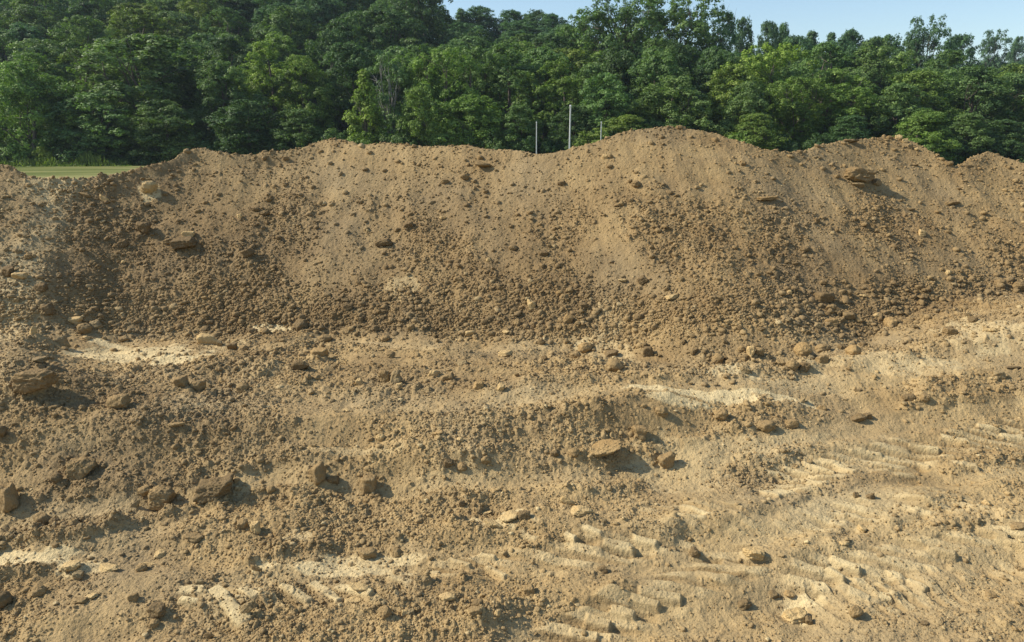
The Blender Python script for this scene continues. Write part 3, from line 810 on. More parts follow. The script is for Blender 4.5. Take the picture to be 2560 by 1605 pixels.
for i, (px, py, w, hh, kd, tn, tilt, lab) in enumerate(CLODS):
    p, wm = size_at(px, py + hh * 0.30, w)
    wm *= 1.1
    hm = wm * hh / w
    v, f = ICO[4]
    if w > 50: v, f = ICO[5]
    s = rock_shape(v, kd, 1000 + i * 7)
    s /= np.abs(s).max(axis=0)[None]
    if kd == 's':
        # seen from above: the picture height is depth foreshortened plus a thin edge
        dep = hm * 1.5; thick = min(hm * 0.55, 0.10) if not (w > 80 and py < 600) else 0.20
        if abs(tilt) >= 25: dep = wm * 0.5; thick = wm * 0.18
        if abs(tilt) >= 25: s = s[:, [0, 2, 1]] * np.array([wm / 2, wm * 0.09, wm * 0.27])
        else: s = s * np.array([wm / 2, dep / 2, thick / 2])
        lift = thick * 0.30
    else:
        s = s * np.array([wm / 2, (wm * 0.5 + hm * 0.5) / 2 * 0.95, hm / 2 * 1.08])
        lift = hm * (0.30 if w > 60 else 0.20)
    ta = math.radians(tilt)
    ca, sa = math.cos(ta), math.sin(ta)
    s = np.stack([s[:, 0] * ca - s[:, 2] * sa, s[:, 1], s[:, 0] * sa + s[:, 2] * ca], 1)
    rz = math.radians(RC.uniform(-12, 12))
    if abs(tilt) >= 25: lift = wm * 0.16
    nm = NAMES[kd]
    if tn in 'pg' and kd != 's': nm = 'stone'
    me = np_mesh(nm, s, f)
    attr(me, 'tone', np.full(len(s), 0.6)); attr(me, 'moist_and_shade', np.full(len(s), 0.55 if p[2] > 0.25 and tn not in 'p' else 0.1))
    o = link(nm, me, M_CLOD, loc=(p[0], p[1], p[2] + lift)); o.rotation_euler.z = rz
    o.color = TONE[tn]
    cat = 'stone' if nm == 'stone' else CATS[kd]
    tag(o, lab, cat, 'loose clods, slabs and stones on the soil', 'thing')

# medium clods that nothing tells apart, still one object each
protos = []
for k in range(10):
    kd = 'rbrbrbrbbr'[k]
    v, f = ICO[4]
    s = rock_shape(v, kd, 50 + k * 13); s /= np.abs(s).max(axis=0)[None]
    me = np_mesh('dirt_clod', s * np.array([1, RC.uniform(0.7, 1), RC.uniform(0.6, 0.8)]), f)
    me.materials.append(M_CLOD); attr(me, 'tone', np.full(len(s), 0.6)); attr(me, 'moist_and_shade', np.full(len(s), 0.6)); protos.append(me)
ZONES = [  # px0,px1,py0,py1,count, wmin,wmax, label
 (1600,2060,820,922,26,10,23,'fist-sized brown clod in the drift at the foot of the tallest peak'),
 (1980,2440,700,826,34,9,22,'fist-sized brown clod in the drift below the stony right peak'),
  (1200,1480,700,832,20,9,21,'fist-sized brown clod in the drift at the centre foot of the long heap'),
 (860,1120,750,850,26,9,21,'dark fist-sized clod in the foot drift left of centre'),
]
ZC = []
for (x0, x1, y0, y1, cnt, w0, w1, lab) in ZONES:
    for k in range(cnt):
        px = RC.uniform(x0, x1); py = RC.uniform(y0, y1)
        p, wm = size_at(px, py, RC.uniform(w0, w1))
        o = bpy.data.objects.new('dirt_clod', protos[RC.randrange(10)]); COL.objects.link(o)
        o.location = (p[0], p[1], p[2] + wm * 0.10); o.scale = (wm / 2,) * 3
        o.rotation_euler = (RC.uniform(-.4, .4), RC.uniform(-.4, .4), RC.uniform(0, 6.28))
        k2 = RC.uniform(0.75, 1.05); o.color = (k2, k2, k2, 1)
        ZC.append((px, py, o, lab.replace('clod in', 'clods in')))

# each of them is told by the landmark nearest to it
MARKS = [(2060,745,'the dark wide lump'),(2225,808,'the smooth diamond-shaped stone'),(2371,828,'the shadowed clod by the packed bank'),(2008,876,'the big reddish clod'),(2132,877,'the pale round boulder'),(1877,882,'the upright pale block'),(1795,895,'the leftmost round foot clod'),(1978,917,'the lowest round clod'),(1677,742,'the pale flat stone'),(1329,762,'the tall pale tan stone'),(1410,740,'the three clustered clods'),(1225,795,'the dark oval foot clod'),(900,800,'the dark upright clod'),(963,846,'the round foot clod'),(1028,820,'the brown middle clod')]
by = {}
for px, py, o, gr in ZC:
    mk = min(MARKS, key=lambda m_: math.hypot(m_[0] - px, m_[1] - py)); dx = px - mk[0]; dy = py - mk[1]
    side = ('left of' if dx < 0 else 'right of') if abs(dx) > abs(dy) else ('above' if dy < 0 else 'below')
    by.setdefault((side, mk[2]), []).append((math.hypot(dx, dy), o, gr))
NEAR = ['nearest', 'second nearest', 'third nearest', 'fourth nearest', 'fifth nearest', 'sixth nearest', 'seventh nearest', 'eighth nearest', 'ninth nearest', 'tenth nearest', 'eleventh nearest', 'twelfth nearest', 'farthest']
for (side, mk), L in by.items():
    L.sort(key=lambda q: q[0])
    for i, (_, o, gr) in enumerate(L):
        tag(o, '%s fist-sized brown clod %s %s' % (NEAR[min(i, 12)], side, mk), 'clod', gr)

# the countless small ones: one object
def scatter():
    r = np.random.RandomState(11)
    inv = (np.abs(x) < 0.76 * y + 0.6) & (y > 4.3) & (y < 18.5)
    cand = np.where(inv)[0]
    wgt = (rub[cand] ** 1.3 + 1.1 * sm(-0.04, 0.03, tt[cand]) * sm(0.34, 0.12, tt[cand]) * rub[cand]) * np.where(tt[cand] > 1.05, 0.1, 1) + 0.03
    wgt /= wgt.sum()
    vs = []; fs = []; tn = []; mo = []; base_i = 0
    for (n, sub, s0, s1, pw) in ((150000, 1, 1.15, 3.4, 2.6), (15000, 2, 2.4, 7.5, 3.2)):
        c = cand[r.choice(len(cand), n, p=wgt)]
        bv, bf = ICO[sub]
        kinds = [rock_shape(bv, 'rbbr'[q % 4], 300 + q) * (1 + 0.10 * r.normal(size=(len(bv), 1))) for q in range(24)]
        kinds = np.stack(kinds)
        fw = y[c] * cp - (h[c] - CAMH) * sp
        pxm = fw / 745.0                                # metres spanned by one milliradian or so: small ones are not worth building far away
        size = (s0 + (s1 - s0) * r.uniform(size=n) ** pw) * pxm * 0.5
        size *= 0.75 + 0.6 * np.where((tt[c] > -.03) & (tt[c] < 0.25), 0.5, 0.2)
        K = kinds[r.randint(0, 24, n)]
        sc3 = np.stack([r.uniform(0.75, 1.25, n), r.uniform(0.75, 1.25, n), r.uniform(0.5, 0.95, n)], 1)
        K = K * (sc3 * size[:, None])[:, None, :]
        a = r.uniform(0, 6.28, n); ca = np.cos(a)[:, None]; sa = np.sin(a)[:, None]
        b = r.uniform(-0.6, 0.6, n); cb = np.cos(b)[:, None]; sb = np.sin(b)[:, None]
        X = K[..., 0] * cb - K[..., 2] * sb; Z = K[..., 0] * sb + K[..., 2] * cb; Y = K[..., 1]
        X2 = X * ca - Y * sa; Y2 = X * sa + Y * ca
        P = np.stack([X2 + x[c][:, None] + r.uniform(-.01, .01, n)[:, None], Y2 + y[c][:, None], Z + (h[c] + size * 0.10)[:, None]], -1)
        m = len(bv)
        vs.append(P.reshape(-1, 3)); fs.append((bf[None] + (np.arange(n) * m)[:, None, None]).reshape(-1, 3) + base_i)
        tn.append(np.repeat(r.uniform(0, 1, n), m)); mo.append(np.repeat(np.clip(moist_and_shade[c] * r.uniform(0.7, 1.3, n), 0, 1), m)); base_i += n * m
    me = np_mesh('gravel', np.concatenate(vs), np.concatenate(fs), smooth=False)
    attr(me, 'tone', np.concatenate(tn)); attr(me, 'moist_and_shade', np.concatenate(mo))
    o = link('gravel', me, M_CLOD); o.color = (1, 1, 1, 1)
    tag(o, 'countless small crumbs of soil and gravel strewn over heaps and ground', 'gravel', kind='stuff')
scatter()

# ------------------------------------------------------------------ field, hill
def hill(x, y):
    x = np.asarray(x, float); y = np.asarray(y, float)
    far = np.interp(x, [-260, -150, -60, -34, -22, -14, 12, 30, 53, 104, 130, 260], [30, 35, 37, 34, 25, 20.5, 20, 17, 9.5, 6.5, 5, 5])
    r = np.clip((y - 90) / 100.0, 0, 1); r = r ** 1.25
    z = far * r
    z = z + 17 * sm(215, 300, y) * np.exp(-((x - 190) / 75) ** 2)
    z = z + sm(92, 130, y) * 1.5 * perlin(x * 0.03, y * 0.03, 131)
    return z + 0.2
hx = np.concatenate([np.linspace(-1500, -260, 12), np.linspace(-250, 250, 101), np.linspace(260, 1500, 12)])
hy = np.concatenate([np.linspace(86, 320, 80), np.linspace(340, 1600, 14)])
XX, YY = np.meshgrid(hx, hy)
ZZ = hill(XX.ravel(), YY.ravel())
ii = np.arange(XX.size).reshape(XX.shape)
q = np.stack([ii[:-1, :-1], ii[:-1, 1:], ii[1:, 1:], ii[1:, :-1]], -1).reshape(-1, 4)
hm_ = np_mesh('hillside', np.stack([XX.ravel(), YY.ravel(), ZZ], 1), q)
m, n, b = mat('forest_floor')
no = N(n, 'ShaderNodeTexNoise', Scale=0.4, Detail=5)
n.links.new(N(n, 'ShaderNodeNewGeometry').outputs['Position'], no.inputs['Vector'])
n.links.new(mix(n, (0.02, 0.03, 0.012), (0.05, 0.06, 0.025), no.outputs[0]), b.inputs['Base Color'])
b.inputs['Roughness'].default_value = 0.95
hs = link('hillside', hm_, m); tag(hs, 'wooded hillside behind the field', kind='structure')
# grass
m, n, b = mat('mown_grass')
ge = N(n, 'ShaderNodeNewGeometry')
mp = N(n, 'ShaderNodeMapping'); mp.inputs['Scale'].default_value = (0.035, 0.30, 1); mp.inputs['Rotation'].default_value = (0, 0, 0.06); n.links.new(ge.outputs['Position'], mp.inputs['Vector'])
n1_ = N(n, 'ShaderNodeTexNoise', Scale=1.0, Detail=4); n.links.new(mp.outputs[0], n1_.inputs['Vector'])
n2_ = N(n, 'ShaderNodeTexNoise', Scale=6.0, Detail=5); n.links.new(ge.outputs['Position'], n2_.inputs['Vector'])
c = mix(n, (0.105, 0.125, 0.040), (0.27, 0.25, 0.105), mr(n, n1_.outputs[0], 0.42, 0.60))
c = mix(n, c, (0.08, 0.12, 0.035), mr(n, n2_.outputs[0], 0.45, 0.75, 0, 0.6))
n.links.new(c, b.inputs['Base Color']); b.inputs['Roughness'].default_value = 1.0; b.inputs['Specular IOR Level'].default_value = 0.0
gx = np.linspace(-400, 400, 161); gy = np.concatenate([np.linspace(21.5, 92, 70)])
XX, YY = np.meshgrid(gx, gy); ZZ = 0.2 + 0.05 * perlin(XX.ravel() * 0.1, YY.ravel() * 0.1, 141)
ii = np.arange(XX.size).reshape(XX.shape)
q = np.stack([ii[:-1, :-1], ii[:-1, 1:], ii[1:, 1:], ii[1:, :-1]], -1).reshape(-1, 4)
gf = link('grass_field', np_mesh('grass_field', np.stack([XX.ravel(), YY.ravel(), ZZ], 1), q), m); tag(gf, 'mown sunlit grass between heap and wood', kind='structure')

# ------------------------------------------------------------------ trees
def leaf_mat(name, a, b_, tr=0.30):
    m, n, b = mat(name)
    oi = N(n, 'ShaderNodeObjectInfo')
    at_ = N(n, 'ShaderNodeAttribute', _attribute_name='leaf')
    c = mix(n, a, b_, at_.outputs['Fac'])
    c = mix(n, c, oi.outputs['Color'], 1.0, 'MULTIPLY')
    n.links.new(c, b.inputs['Base Color'])
    b.inputs['Roughness'].default_value = 0.6; b.inputs['Specular IOR Level'].default_value = 0.25
    t = N(n, 'ShaderNodeBsdfTranslucent')
    c2 = mix(n, c, (1.0, 1.25, 0.45), 1.0, 'MULTIPLY'); n.links.new(c2, t.inputs[0])
    ms = N(n, 'ShaderNodeMixShader'); ms.inputs[0].default_value = tr
    n.links.new(b.outputs[0], ms.inputs[1]); n.links.new(t.outputs[0], ms.inputs[2])
    n.links.new(ms.outputs[0], n.nodes['Material Output'].inputs['Surface'])
    return m
M_LEAF = leaf_mat('broadleaf_foliage', (0.060, 0.108, 0.034), (0.230, 0.315, 0.098))
def bark(name, c0, c1):
    m, n, b = mat(name)
    no = N(n, 'ShaderNodeTexNoise', Scale=3.0, Detail=6); tc = N(n, 'ShaderNodeTexCoord'); n.links.new(tc.outputs['Object'], no.inputs['Vector'])
    n.links.new(mix(n, c0, c1, no.outputs[0]), b.inputs['Base Color']); b.inputs['Roughness'].default_value = 0.9
    return m
M_BARK = bark('bark', (0.07, 0.055, 0.04), (0.16, 0.13, 0.10)); M_PALEBARK = bark('pale_bark', (0.17, 0.155, 0.13), (0.30, 0.28, 0.24))

def tube(path, rad, seg=6):
    path = np.array(path, float); V_ = []; F_ = []
    for i, p in enumerate(path):
        d = path[min(i + 1, len(path) - 1)] - path[max(i - 1, 0)]; d /= np.linalg.norm(d) + 1e-9
        a = np.cross(d, [0.3, 0.9, 0.1]); a /= np.linalg.norm(a) + 1e-9; b = np.cross(d, a)
        for k in range(seg):
            t = 2 * math.pi * k / seg
            V_.append(p + rad[i] * (a * math.cos(t) + b * math.sin(t)))
    for i in range(len(path) - 1):
        for k in range(seg):
            F_.append((i * seg + k, i * seg + (k + 1) % seg, (i + 1) * seg + (k + 1) % seg, (i + 1) * seg + k))
    return np.array(V_), np.array(F_, int)
def limb_path(a, b, r, bend=0.12, n=5):
    a = np.array(a, float); b = np.array(b, float); L = np.linalg.norm(b - a); o = r.normal(size=3) * bend * L; o[2] = abs(o[2]) * 0.7
    return [a + (b - a) * t + o * math.sin(math.pi * t) for t in np.linspace(0, 1, n)]

def make_tree(seed, H=14.0, Wd=9.0, env='round', nlobe=70, leaves=330, lsz=0.30, lrad=(0.9, 1.7), base_f=0.10, gap=0.0, palebark=False, nlimb=12, flat=0.95):
    """returns (trunk mesh, crown mesh); crown = leaf-sized faces on clumps carried by the limbs"""
    r = np.random.RandomState(seed)
    zb = H * base_f
    cen = []
    while len(cen) < nlobe:
        t = r.uniform(0, 1)
        z = zb + (H - zb) * t
        if env == 'round': R_ = math.sqrt(max(0, 1 - ((t - 0.45) / 0.56) ** 2))
        elif env == 'cone': R_ = max(0.0, (1 - t) ** 0.75) * min(1, 0.45 + t * 4)
        elif env == 'vase': R_ = (0.45 + 0.75 * t) * math.sqrt(max(0, 1 - max(0, (t - 0.72) / 0.30) ** 2))
        elif env == 'dome': R_ = (0.85 + 0.25 * t if t < 0.4 else 0.95 * math.sqrt(max(0, 1 - ((t - 0.4) / 0.62) ** 2)))
        else: R_ = (0.95 if t < 0.75 else math.sqrt(max(0, 1 - ((t - 0.75) / 0.27) ** 2)))
        a = r.uniform(0, 6.283)
        k = R_ * (0.80 + 0.22 * math.sin(2 * a + seed) + 0.15 * math.sin(3 * a + 5 * t + seed * 1.7))
        q = k * r.uniform(0.25, 1.0) ** 0.5
        lr = r.uniform(*lrad) * (0.75 if t > 0.85 else 1)
        rr = max(0.05, Wd / 2 * q - lr * 0.35)
        c = np.array([rr * math.cos(a), rr * math.sin(a), min(z, H - lr * 0.6)])
        if gap and any(np.linalg.norm(c - d[0]) < gap for d in cen) and r.uniform() < 0.9: 
            gap *= 0.995; continue
        cen.append((c, lr))
    P = []; Nn = []; lv = []
    mid = np.array([0, 0, zb + (H - zb) * 0.35])
    for c, lr in cen:
        out = c - mid; out /= np.linalg.norm(out) + 1e-6
        m_ = int(leaves * (lr / lrad[1]) ** 2)
        # sub-clumps on the lobe
        ns = 16
        sd = r.normal(size=(ns, 3)) + out * 0.5 + np.array([0, 0, 0.30]); sd /= np.linalg.norm(sd, axis=1, keepdims=True)
        sc = c + sd * lr * r.uniform(0.45, 0.95, (ns, 1)) * np.array([1, 1, flat])
        w = r.randint(0, ns, m_)
        d = r.normal(size=(m_, 3)); d /= np.linalg.norm(d, axis=1, keepdims=True)
        d[:, 2] = np.where(d[:, 2] < -0.75, -d[:, 2], d[:, 2])
        p = sc[w] + d * (lr * 0.30 * r.uniform(0.4, 1.15, (m_, 1))) * np.array([1, 1, flat])
        nn = d * 0.9 + sd[w] * 0.9 + r.normal(size=(m_, 3)) * 0.42 + np.array([0, 0, 0.15])
        P.append(p); Nn.append(nn); lv.append(np.clip(r.normal(0.45, 0.22, m_) + r.normal() * 0.12, 0, 1))
    P = np.concatenate(P); Nn = np.concatenate(Nn); lv = np.concatenate(lv)
    Nn /= np.linalg.norm(Nn, axis=1, keepdims=True) + 1e-9
    n_ = len(P)
    t1 = np.cross(Nn, r.normal(size=(n_, 3))); t1 /= np.linalg.norm(t1, axis=1, keepdims=True) + 1e-9
    t2 = np.cross(Nn, t1)
    s = (lsz * r.uniform(0.55, 1.25, n_))[:, None]
    A = P - t1 * s * 0.62; B = P + t2 * s * 0.38 + Nn * s * 0.10; C_ = P + t1 * s * 0.62 - Nn * s * 0.12; D = P - t2 * s * 0.38 + Nn * s * 0.10
    Vv = np.stack([A, B, C_, D], 1).reshape(-1, 3)
    crown = np_mesh('crown', Vv, np.arange(n_ * 4).reshape(-1, 4), smooth=False)
    attr(crown, 'leaf', lv, 'FACE'); crown.materials.append(M_LEAF)
    # trunk with limbs
    vs = []; fs = []; o = 0
    top = np.array([r.normal() * 0.4, r.normal() * 0.4, H * 0.86])
    tp = limb_path((0, 0, -0.6), top, r, 0.03, 9); tr = np.linspace(0.021 * H, 0.003 * H, 9); tr[0] *= 1.5
    parts = [tube(tp, tr, 8)]
    for k in r.permutation(len(cen))[:nlimb]:
        c, lr = cen[k]
        zz = max(H * 0.12, c[2] * r.uniform(0.35, 0.7)); a_ = np.array(tp[0]) + (np.array(top) - tp[0]) * (zz / (H * 0.9))
        rd = 0.008 * H * (1.1 - zz / H)
        lp = limb_path(a_, c + np.array([0, 0, lr * 0.4]), r, 0.10, 6)
        parts.append(tube(lp, np.linspace(rd, 0.012, 6), 5))
        for _ in range(2):
            e = c + r.normal(size=3) * lr * 0.9
            parts.append(tube(limb_path(lp[3], e, r, 0.12, 4), np.linspace(rd * 0.5, 0.01, 4), 4))
    for v_, f_ in parts:
        vs.append(v_); fs.append(f_ + o); o += len(v_)
    trunk = np_mesh('trunk', np.concatenate(vs), np.concatenate(fs)); trunk.materials.append(M_PALEBARK if palebark else M_BARK)
    return trunk, crown, H, Wd
KIND = {
 'round':  [make_tree(s, 14, 10, 'round', 115, 520, 0.215, lrad=(0.8, 1.5), base_f=0.05) for s in (1, 2, 3)],
 'full':   [make_tree(s, 13, 9.5, 'dome', 120, 500, 0.215, lrad=(0.8, 1.5), base_f=0.02) for s in (4, 5, 16)],
 'vase':   [make_tree(s, 15, 10, 'vase', 100, 480, 0.21, lrad=(0.8, 1.4)) for s in (6, 7)],
 'cone':   [make_tree(8, 8.5, 5.2, 'cone', 80, 340, 0.18, lrad=(0.5, 1.0), base_f=0.06)],
 'open':   [make_tree(s, 17, 11, 'vase', 95, 380, 0.26, lrad=(0.9, 1.6), base_f=0.10, gap=1.2, nlimb=40) for s in (9, 10)],
 'bare':   [make_tree(11, 13, 7.5, 'round', 85, 300, 0.19, lrad=(0.6, 1.1), base_f=0.05, palebark=True, nlimb=34)],
 'fine':   [make_tree(s, 14, 9.5, 'round', 150, 420, 0.18, lrad=(0.6, 1.1), base_f=0.04) for s in (12, 13)],
 'shrub':  [make_tree(s, 4.5, 5.5, 'dome', 40, 420, 0.18, lrad=(0.6, 1.1), base_f=0.0, nlimb=6) for s in (14, 15)],
}
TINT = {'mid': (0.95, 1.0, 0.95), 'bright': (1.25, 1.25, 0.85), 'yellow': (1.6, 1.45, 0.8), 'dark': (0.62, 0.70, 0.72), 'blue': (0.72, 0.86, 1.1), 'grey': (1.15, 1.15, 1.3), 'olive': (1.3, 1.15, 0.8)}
RT = random.Random(3)
def plant(kind, tint, x, y, top_z, width, label, cat='tree', name=None, group='trees of the hillside wood'):
    z0 = float(hill(x, y)) if y > 92 else 0.2
    tr, cr, H, Wd = RT.choice(KIND[kind])
    name = name or {'cone': 'young_tree', 'shrub': 'shrub'}.get(kind, 'broadleaf_tree')
    e = bpy.data.objects.new(name, None); COL.objects.link(e); e.empty_display_size = 0.5
    hgt = max(2.0, top_z - z0)
    e.location = (x, y, z0 - 0.1)
    e.rotation_euler = (0, 0, RT.uniform(0, 6.28))
    e.scale = (width / Wd, width / Wd * RT.uniform(0.9, 1.1), hgt / H)
    j = RT.uniform(0.88, 1.12)
    col = (TINT[tint][0] * j * RT.uniform(0.94, 1.06), TINT[tint][1] * j, TINT[tint][2] * j, 1)
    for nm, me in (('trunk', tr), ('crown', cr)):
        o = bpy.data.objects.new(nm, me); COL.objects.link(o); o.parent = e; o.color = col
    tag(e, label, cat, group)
    return e
HERO = [
(1998,94,148,130,'full','blue','rounded crown on the skyline left of two small pointed tops'),
(2105,99,150,130,'full','blue','rounded skyline crown right under two small pointed tops'),
(2185,98,150,120,'full','mid','rounded skyline crown left of the low one by the lone tree'),
(2282,100,152,120,'full','blue','rounded crown at the foot of the lone tall skyline tree'),
(40,158,88,190,'full','bright','lush bright green tree at the left edge over the grass strip'),
(150,195,91,150,'full','bright','bright round-headed tree between the edge tree and the great maple'),
(365,92,96,320,'round','mid','biggest dense maple-like tree, right above the mown grass strip'),
(235,232,88,200,'full','mid','lower leafy tree in front of the great maple, left side'),
(400,250,88,190,'full','mid','lower leafy tree in front of the great maple, right side'),
(110,98,108,180,'round','grey','pale grey-green tree behind the bright trees at the left'),
(350,25,122,230,'fine','olive','tall olive-green feathery tree rising behind the great maple'),
(60,60,126,150,'round','blue','dark blue-green tree in the upper left corner area'),
(555,152,94,160,'round','mid','rounded tree right of the great maple'),
(660,106,101,170,'fine','yellow','yellow-green pointed tree right of the great maple'),
(755,138,98,150,'round','bright','light round tree right of the yellow-green pointed tree'),
(620,250,88,190,'full','dark','dark leafy tree above the first low knob of the heap'),
(740,275,88,140,'full','mid','low tree between the knob and the rounded hump'),
(910,175,87,120,'cone','yellow','young yellow-green cone-shaped tree above the rounded hump'),
(975,132,96,120,'bare','grey','grey tree with pale bare limbs behind the young cone tree'),
(1042,222,87,110,'full','bright','small bushy tree right of the young cone tree'),
(1112,125,95,140,'vase','bright','bright tree with drooping sides right of the bare-limbed tree'),
(1180,118,100,130,'vase','mid','mid green tree joined to the right of the drooping bright tree'),
(1262,110,103,190,'fine','mid','broad feathery tree upper left of the tallest white pole'),
(1180,238,88,160,'full','bright','low bushy tree above the block perched on the crest'),
(1300,262,88,130,'full','mid','low tree directly behind the left short pole'),
(1400,150,98,160,'fine','bright','light feathery tree above the tallest white pole'),
(1440,262,90,150,'full','dark','dark low tree behind the tallest white pole'),
(1505,185,92,160,'full','mid','leafy tree above the right short pole'),
(1478,42,128,150,'open','mid','airy tree on the skyline left of the two tallest open crowns'),
(1565,-12,122,190,'open','mid','left of two tall open-crowned trees against the sky'),
(1700,-6,123,200,'open','mid','right of two tall open-crowned trees against the sky'),
(1795,20,124,130,'open','blue','shorter crown leaning right off the tall open-crowned pair'),
(1640,98,108,180,'fine','mid','feathery tree below the gap between the tall open crowns'),
(1690,190,93,190,'full','mid','broad leafy tree above the tallest peak of the heap'),
(1565,288,87,150,'full','olive','low olive-brown bushy tree above the rise to the tallest peak'),
(1790,122,105,140,'round','dark','dark upright tree upper right of the tallest peak'),
(1935,112,101,160,'vase','yellow','yellow-green rounded tree above the dip right of the tallest peak'),
(1870,205,92,150,'full','mid','tree below and left of the yellow-green rounded tree'),
(1990,195,94,150,'vase','bright','light tree below and right of the yellow-green rounded tree'),
(1890,285,87,140,'full','bright','low bright tree right over the dip of the crest'),
(2060,110,113,180,'fine','mid','mid green tree on the slope right of the yellow-green one'),
(2090,210,95,170,'vase','bright','tree with silvery leaves above the left foot of the stony peak'),
(2200,118,111,200,'round','mid','large round tree in the middle of the right-hand wood'),
(2255,212,96,170,'full','mid','leafy tree above the stony right peak'),
(2130,290,88,130,'full','dark','dark low tree left of the stony right peak'),
(2380,128,116,180,'fine','mid','tree below the round dark crown on the right skyline'),
(2440,168,101,190,'round','mid','big tree above the notch at the small right heap'),
(2530,185,106,150,'round','grey','greyish tree at the right edge of the wood'),
(2320,272,88,150,'full','bright','light low tree over the right shoulder of the stony peak'),
(2425,285,88,140,'full','mid','low tree behind the notch between the right heaps'),
(2520,300,89,150,'full','dark','dark low tree at the right edge behind the small heap'),
(2332,42,150,110,'open','blue','lone tall open-crowned tree on the right skyline'),
(2398,92,172,117,'full','blue','dark round crown right of the lone tall skyline tree'),
(2497,76,262,80,'open','blue','small distant open tree on the far right ridge'),
(2552,92,255,60,'round','blue','distant dark tree cut by the right edge on the far ridge'),
(1860,44,150,85,'full','blue','narrow crown on the skyline right of the tall pair'),
(1925,58,152,78,'full','blue','spiky crown on the skyline left of a twin'),
(1957,62,154,83,'full','blue','second of two neighbouring spiky crowns on the skyline'),
(2032,80,157,109,'cone','blue','small pointed skyline tree left of another pointed one'),
(2080,84,158,91,'cone','blue','second small pointed skyline tree over the right wood'),
(2132,80,158,118,'full','blue','spreading skyline crown between the pointed trees and lone tree'),
(2225,88,160,117,'full','blue','low skyline crown left of the lone tall tree'),
(1152,22,188,70,'cone','blue','narrow pointed tree at the left of the central skyline'),
(1200,17,190,135,'full','blue','rounded crown first in the central skyline row'),
(1288,30,192,135,'full','blue','rounded crown in the middle of the central skyline'),
(1340,27,190,121,'full','blue','rounded crown right of the middle of the central skyline'),
(1385,38,186,108,'full','blue','last rounded crown of the central skyline before the airy tree'),
(1418,62,180,81,'full','blue','low crown tucked beside the airy skyline tree'),
(1050,-80,152,170,'round','dark','tall dark tree cut by the top edge beside the open sky'),
(950,25,128,230,'round','dark','broad very dark tree left of the central skyline'),
(850,55,120,180,'round','dark','dark tree above the bare-limbed grey tree, left side'),
(700,10,140,170,'fine','blue','grey-blue tree high on the hill above the rounded hump'),
(235,-20,140,170,'round','dark','near-black tree in the shaded gap of the upper left'),
]
PX = []
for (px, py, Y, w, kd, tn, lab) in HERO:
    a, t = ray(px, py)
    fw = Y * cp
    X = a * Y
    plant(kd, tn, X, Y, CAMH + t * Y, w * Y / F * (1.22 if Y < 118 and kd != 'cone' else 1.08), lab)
    PX.append((X, Y, w * Y / F / 2))
# the other trees of the wood
COLS = [(-200,350,'above the mown grass'),(350,700,'above the left knob'),(700,1000,'above the rounded hump'),(1000,1280,'above the perched block'),(1280,1520,'above the white poles'),(1520,1850,'above the tallest peak'),(1850,2100,'above the right dip'),(2100,2340,'above the stony peak'),(2340,2800,'above the end heap')]
ROWS = [(0,112,'lower slope'),(112,140,'middle slope'),(140,172,'upper slope'),(172,240,'hilltop'),(240,999,'far ridge')]
ORD = ['first','second','third','fourth','fifth','sixth','seventh','eighth','ninth','tenth','eleventh','twelfth','thirteenth','fourteenth','fifteenth','sixteenth','seventeenth','eighteenth']
fill = []
Y = 99.0; row = 0
while Y < 205:
    sp_ = 8.0 + (Y - 99) * 0.035
    X = -0.735 * Y - 4 + (row % 2) * sp_ / 2
    while X < 0.735 * Y + 4:
        xx = X + RT.uniform(-1.8, 1.8); yy = Y + RT.uniform(-2.2, 2.2)
        if all(math.hypot(xx - a, yy - b) > 0.62 * c + 2.2 for a, b, c in PX):
            px = 1280 + xx / yy * F / cp * cp
            z0 = float(hill(xx, yy)); hgt = RT.uniform(10.5, 13.5)
            if px > 1060 and yy > 150: hgt = RT.uniform(8.5, 10.5)
            if not (px > 1850 and yy > 165) and not (1400 < px < 1860 and yy > 165):
                fill.append((px, xx, yy, z0 + hgt, sp_ * RT.uniform(1.25, 1.5)))
        X += sp_
    Y += sp_ * 0.92; row += 1
for k in range(24):
    yy = RT.uniform(248, 300); px = 2040 + 24 * k + RT.uniform(-8, 8); xx = (px - 1280) / F * yy
    fill.append((px, xx, yy, float(hill(xx, yy)) + RT.uniform(10, 13), 14))
cells = {}
for f in fill:
    c = next((c[2] for c in COLS if c[0] <= f[0] < c[1]), 'above the end heap'); r_ = next(r[2] for r in ROWS if r[0] <= f[2] < r[1])
    cells.setdefault((c, r_), []).append(f)
for (c, r_), L in cells.items():
    L.sort()
    for i, (px, xx, yy, tz, wd) in enumerate(L):
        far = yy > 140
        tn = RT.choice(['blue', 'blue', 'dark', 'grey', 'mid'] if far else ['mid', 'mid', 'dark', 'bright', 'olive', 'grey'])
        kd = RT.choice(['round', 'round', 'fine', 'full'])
        word = {'blue': 'blue-green', 'dark': 'dark green', 'grey': 'grey-green', 'mid': 'green', 'bright': 'light green', 'olive': 'olive-green'}[tn]
        o_ = ORD[i] if i < 18 else 'last'
        plant(kd, tn, xx, yy, tz, wd, '%s tree on the %s %s, %s from the left' % (word, r_, c, o_))
